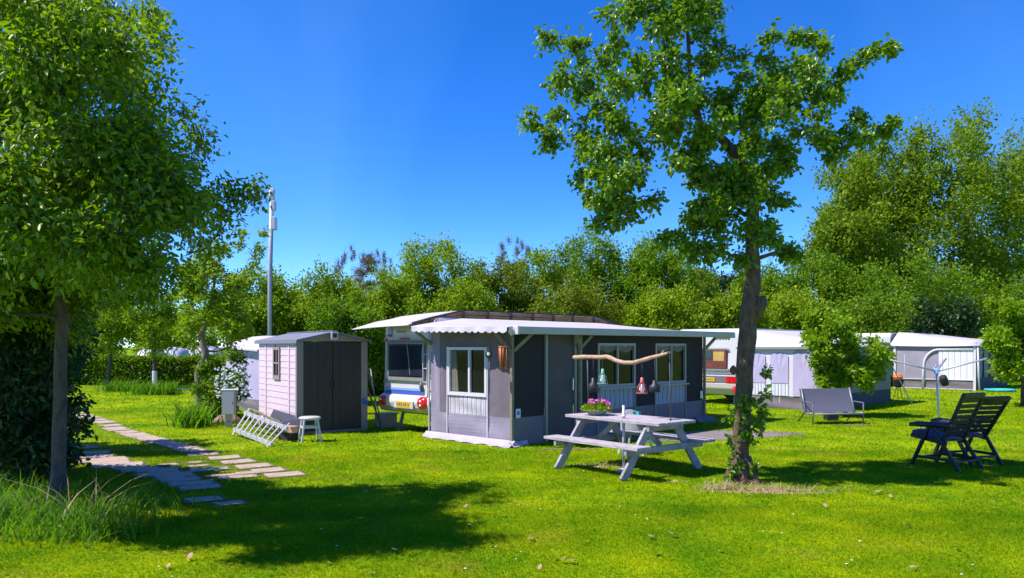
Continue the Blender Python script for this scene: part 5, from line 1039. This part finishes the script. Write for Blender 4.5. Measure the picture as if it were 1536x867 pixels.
bb = Vector((at(1535, 520, 23).x, 23, 0)); spb = fill(rd, 40, 1490, 1600, 455, 560, 23, .8, .26, .42) + [(1495, 500, 0, .2), (1490, 455, 0, .2), (1505, 550, 0, .2)]
clump_tree('globe_bush', bb, [(0, 0, -.02, .08), (.0, 0, .7, .06), (0, 0, 2.0, .04)], px_clumps(bb, spb), 'bush', 'bark_grey', 'rounded yellow green bush at the end of the awning with arched doorway', cat='shrub', per=40, lpt=12, ll=(.09, .14), lw=.55, twig_r=.005, limb_r=.03, spread=.05, droop=.1, fine=False)
# white flowering shrub by the hook up box, ivy around the pale trunk
fbp = Vector((at(318, 520, 18.6).x, 18.6, 0)); spf = fill(rd, 34, 296, 352, 548, 634, 18.6, .35, .18, .28) + fill(rd, 8, 340, 378, 530, 600, 18.6, .3, .14, .22)
fs_ = clump_tree('flowering_shrub', fbp, [(0, 0, -.02, .03), (0, 0, .5, .02)], px_clumps(fbp, spf), 'hedge', 'bark_grey', 'green shrub with white blossom between hook up box and shed', cat='shrub', per=46, lpt=12, ll=(.07, .11), lw=.55, twig_r=.004, limb_r=.02, spread=.05, fine=False)
mb = MB()
for k in range(190):
    p = at(random.uniform(322, 370), random.uniform(550, 600), 18.6 - random.uniform(.25, .5)) - fbp; r = random.uniform(.018, .034); vs = [p + Vector((0, -.012, 0))]
    for j in range(6): vs.append(p + Vector((r * math.cos(j * 1.047), random.uniform(-.01, .01), r * math.sin(j * 1.047))))
    mb.add(vs, [(0, 1 + j, 1 + (j + 1) % 6) for j in range(6)])
tag(mb.build('blossom', M['white_petal'], fs_), kind='stuff')

# hedge
def leaf_volume(name, boxes, n, leaf, ll, label, cat, loc=(0, 0, 0)):
    t = thing(name, loc, 0, label, cat); P = []
    for (x0, x1, y0, y1, z0, z1) in boxes:
        u = rng.random((n // len(boxes), 3)); f = rng.integers(0, 3, len(u)); q = u * np.array([x1 - x0, y1 - y0, z1 - z0]) + np.array([x0, y0, z0])
        q[f == 0, 1] = y0 + .15 * rng.random((f == 0).sum()); q[f == 1, 2] = z1 - .12 * rng.random((f == 1).sum()) + .08 * np.sin(q[f == 1, 0] * 3)
        P.append(q)
    P = np.concatenate(P); P += rng.normal(size=P.shape) * .07; P[:, 2] = np.maximum(P[:, 2], .03); L = ll[0] + (ll[1] - ll[0]) * rng.random(len(P))
    link('foliage', leaves_mesh('foliage', P, rng.normal(size=P.shape) + np.array([0, -.6, .3]), L, L * .6, LEAF[leaf], .5, .2, False), None, t)
    mb = MB()
    for (x0, x1, y0, y1, z0, z1) in boxes:
        k = x0 + .3
        while k < x1: mb.tube([(k, (y0 + y1) / 2, 0), (k + random.uniform(-.1, .1), (y0 + y1) / 2, z1 * .8)], [.03, .012], 5); k += .5
    tag(mb.build('stems', M['bark_grey'], t), kind='stuff'); return t
leaf_volume('clipped_hedge', [(-27, -12.5, 35, 36.1, 0, 1.22)], 42000, 'hedge', (.09, .16), 'long clipped green hedge across the far lawn', 'hedge')

# grass-like plants: blades
def blades(name, P, H, W0, lean, mt, parent=None, seg=3):
    n = len(P); az = rng.random(n) * 6.283; d = np.stack([np.cos(az), np.sin(az), 0 * az], 1); s = np.stack([-np.sin(az + .5 * rng.normal(size=n)), np.cos(az), 0 * az], 1)
    Vs = []
    for k in range(seg + 1):
        f = k / seg; c = P + d * (lean * H * f ** 1.8)[:, None] + np.array([0, 0, 1.0]) * (H * (f - .28 * lean * f ** 2))[:, None]; w = (W0 * (1 - f) ** .7 / 2 if k < seg else W0 * .02)[:, None]
        Vs += [c - s * w, c + s * w]
    V = np.stack(Vs, 1).reshape(-1, 3); m = 2 * (seg + 1); b = (np.arange(n) * m)[:, None]
    F = np.concatenate([b + np.array([[2*k, 2*k+1, 2*k+3, 2*k+2]]) for k in range(seg)], 0)
    return link(name, raw_mesh(name, V, F, mt), None, parent)
# tall grass round the left tree
n = 2100; x = rng.normal(size=n) * .5; y = rng.normal(size=n) * .38
q = G(85, 780); P = np.stack([q.x - .1 + x, q.y + .1 + y, 0 * x], 1)
P2 = G(135, 806); m2 = 500; P = np.concatenate([P, np.stack([P2.x + rng.normal(size=m2) * .28, P2.y + rng.normal(size=m2) * .15, np.zeros(m2)], 1), np.stack([rng.uniform(-6.6, -4.9, 700), rng.uniform(7.9, 9.6, 700), np.zeros(700)], 1)])
nn = len(P); tag(blades('tall_grass', P, .10 + .30 * rng.random(nn) ** 2.0, .010 + .012 * rng.random(nn), .3 + .9 * rng.random(nn), LEAF['reed']), 'tall rank grass and iris leaves growing round the slim grey trunk', 'grass', None, 'stuff')
m3 = 34; P = np.stack([q.x + rng.normal(size=m3) * .5, q.y + rng.normal(size=m3) * .35, np.zeros(m3)], 1)
tag(blades('dry_grass', P, .35 + .35 * rng.random(m3), .012 + .012 * rng.random(m3), .3 + .9 * rng.random(m3), LEAF['straw']), 'dry straw coloured stalks in the tall grass', 'grass', None, 'stuff')
for px, py, w_ in ((180, 587, .8), (225, 592, .8), (248, 592, .5), (290, 640, .3)):
    q = G(px, py); nn = 260; P = np.stack([q.x + rng.normal(size=nn) * w_ * .5, q.y + rng.normal(size=nn) * .25, np.zeros(nn)], 1)
    o = blades('leafy_plant', P, .3 + .35 * rng.random(nn), .03 + .03 * rng.random(nn), .3 + .5 * rng.random(nn), LEAF['reed'])
    tag(o, kind='stuff'); tag(o, {180: 'tuft of tall leaves at the foot of the leaning orchard tree', 225: 'clump of green leaves at the white painted trunk foot', 248: 'small clump of green leaves beside the white painted trunk', 290: 'low tuft of grass beside the brown boulder'}[px], 'plant')
# straw on the bare patches
Pq = []
for px, py, rx_, ry_, k in ((1150, 737, .75, .18, 420), (1085, 733, .3, .12, 130), (900, 700, .4, .1, 120), (1110, 728, .4, .1, 120)):
    q = G(px, py); Pq.append(np.stack([q.x + rng.normal(size=k) * rx_ * .55, q.y + rng.normal(size=k) * ry_ * .6, np.zeros(k) + .003], 1))
P = np.concatenate(Pq); nn = len(P); tag(blades('straw', P, .05 + .07 * rng.random(nn), .006 + .005 * rng.random(nn), .8 + .7 * rng.random(nn), LEAF['straw']), 'dry straw lying on the worn ground by the pear tree', 'straw', None, 'stuff')

# lawn blades
def lawn_blades():
    parts = []
    for n, y0, y1, h, w in ((210000, 5.0, 8.5, .024, .0055), (160000, 8.5, 13.0, .027, .008), (90000, 13.0, 22.0, .034, .014), (40000, 22.0, 36.0, .045, .03)):
        Y = np.sqrt(rng.random(n) * (y1 ** 2 - y0 ** 2) + y0 ** 2); X = (rng.random(n) * 2 - 1) * (Y * .70 + .8); parts.append((X, Y, np.full(n, h), np.full(n, w)))
    X, Y, H, Wd = [np.concatenate(a) for a in zip(*parts)]
    keep = np.ones(len(X), bool)
    for cx, cy, r in EX: keep &= (X - cx) ** 2 + (Y - cy) ** 2 > (r * (0.9 + .25 * rng.random(len(X)))) ** 2
    def inbox(base, ang, x0, x1, y0, y1):
        dx, dy = X - base.x, Y - base.y; c, s = math.cos(ang), math.sin(ang); lx, ly = dx * c + dy * s, -dx * s + dy * c; return (lx > x0) & (lx < x1) & (ly > y0) & (ly < y1)
    for bx in ((BASE, ANG, -.12, 6.4, -.04, 2.3), (SB, SA, -.02, SW + .02, -.03, SD), (B2, ANG, 0, 5, 0, 2.7), (B3, ANG, 0, 5, 0, 3), (B4, ANG, 0, 3, 0, 2)): keep &= ~inbox(*bx)
    X, Y, H, Wd = X[keep], Y[keep], H[keep], Wd[keep]; n = len(X)
    pn = np.sin(X * 1.7 + 1.3 * np.sin(Y * 1.1)) * np.sin(Y * 1.9 + np.sin(X * .8)); H = H * (.55 + .75 * rng.random(n)) * (1 + .22 * pn); Wd = Wd * (.6 + .8 * rng.random(n))
    az = rng.random(n) * 6.283; le = .6 + 1.4 * rng.random(n); d = np.stack([np.cos(az), np.sin(az), 0 * az], 1); a2_ = az + 1.57 + rng.normal(size=n) * .5; s = np.stack([np.cos(a2_), np.sin(a2_), 0 * az], 1)
    P = np.stack([X, Y, np.full(n, -.002)], 1); mid = P + d * (H * le * .35)[:, None] + np.array([0, 0, 1.]) * (H * .6)[:, None]; tip = P + d * (H * le)[:, None] + np.array([0, 0, 1.]) * (H * .95)[:, None]
    w = (Wd / 2)[:, None]; V = np.stack([P - s * w, P + s * w, mid + s * w * .75, mid - s * w * .75, tip], 1).reshape(-1, 3); b = (np.arange(n) * 5)[:, None]
    F = np.concatenate([b + np.array([[0, 1, 2]]), b + np.array([[0, 2, 3]]), b + np.array([[3, 2, 4]])], 0)
    tag(link('grass', raw_mesh('grass', V, F, M['blades']), None), 'short mown green grass covering the camping field', 'grass', None, 'stuff')
lawn_blades()

# weeds and daisies in the lawn
AP, AD = [], []
for k in range(80):
    Y = random.uniform(5.3, 12); X = random.uniform(-.7, .7) * Y; n_ = random.randint(4, 8); a0 = random.uniform(0, 6)
    if any((X - cx) ** 2 + (Y - cy) ** 2 < (r_ + .1) ** 2 for cx, cy, r_ in EX): continue
    for j in range(n_):
        a = a0 + j * 6.283 / n_ + random.uniform(-.3, .3); AP.append((X, Y, .016)); AD.append((math.cos(a), math.sin(a), random.uniform(.15, .5)))
AP = np.array(AP); AD = np.array(AD); L_ = .02 + .025 * rng.random(len(AP))
tag(link('lawn_weeds', leaves_mesh('lawn_weeds', AP, AD, L_, L_ * .5, LEAF['bush'], 1.5, .15, True), None), 'flat green weed rosettes growing in the lawn', 'weeds', None, 'stuff')
mb = MB()
for k in range(70):
    Y = random.uniform(5.4, 15); X = random.uniform(-.68, .68) * Y; r_ = random.uniform(.007, .012); z = random.uniform(.025, .04)
    mb.add([(X, Y, z + .004)] + [(X + r_ * math.cos(j * 1.047), Y + r_ * math.sin(j * 1.047), z) for j in range(6)], [(0, 1 + j, 1 + (j + 1) % 6) for j in range(6)])
tag(mb.build('daisies', M['white_petal']), 'tiny white daisies dotted over the lawn', 'daisies', None, 'stuff')

# fallen leaves
for px, py in ((280, 844), (250, 857), (695, 765), (700, 791), (595, 829), (798, 811), (830, 840), (839, 845), (866, 847), (982, 809), (1312, 742), (1282, 760), (1336, 750), (1238, 765), (1438, 826), (1362, 856), (1018, 808), (1368, 794), (806, 860), (545, 742)):
    q = G(px, py); s = random.uniform(.03, .055); a = random.uniform(0, 6)
    vs = [(0, 0, 0), (.5 * s, .5 * s, .3 * s), (1.2 * s, .45 * s, .2 * s), (1.9 * s, 0, .5 * s), (1.2 * s, -.45 * s, .35 * s), (.5 * s, -.5 * s, .15 * s)]
    o = MB().add(vs, [(0, 1, 2, 3), (0, 3, 4, 5)]).build('fallen_leaf', M['leaf_dry']); o.location = (q.x, q.y, .03); o.rotation_euler = (random.uniform(-.3, .3), random.uniform(-.2, .2), a)
    tag(o, 'curled dry brown leaf lying on the lawn', 'leaf', 'dry leaves scattered on the lawn')
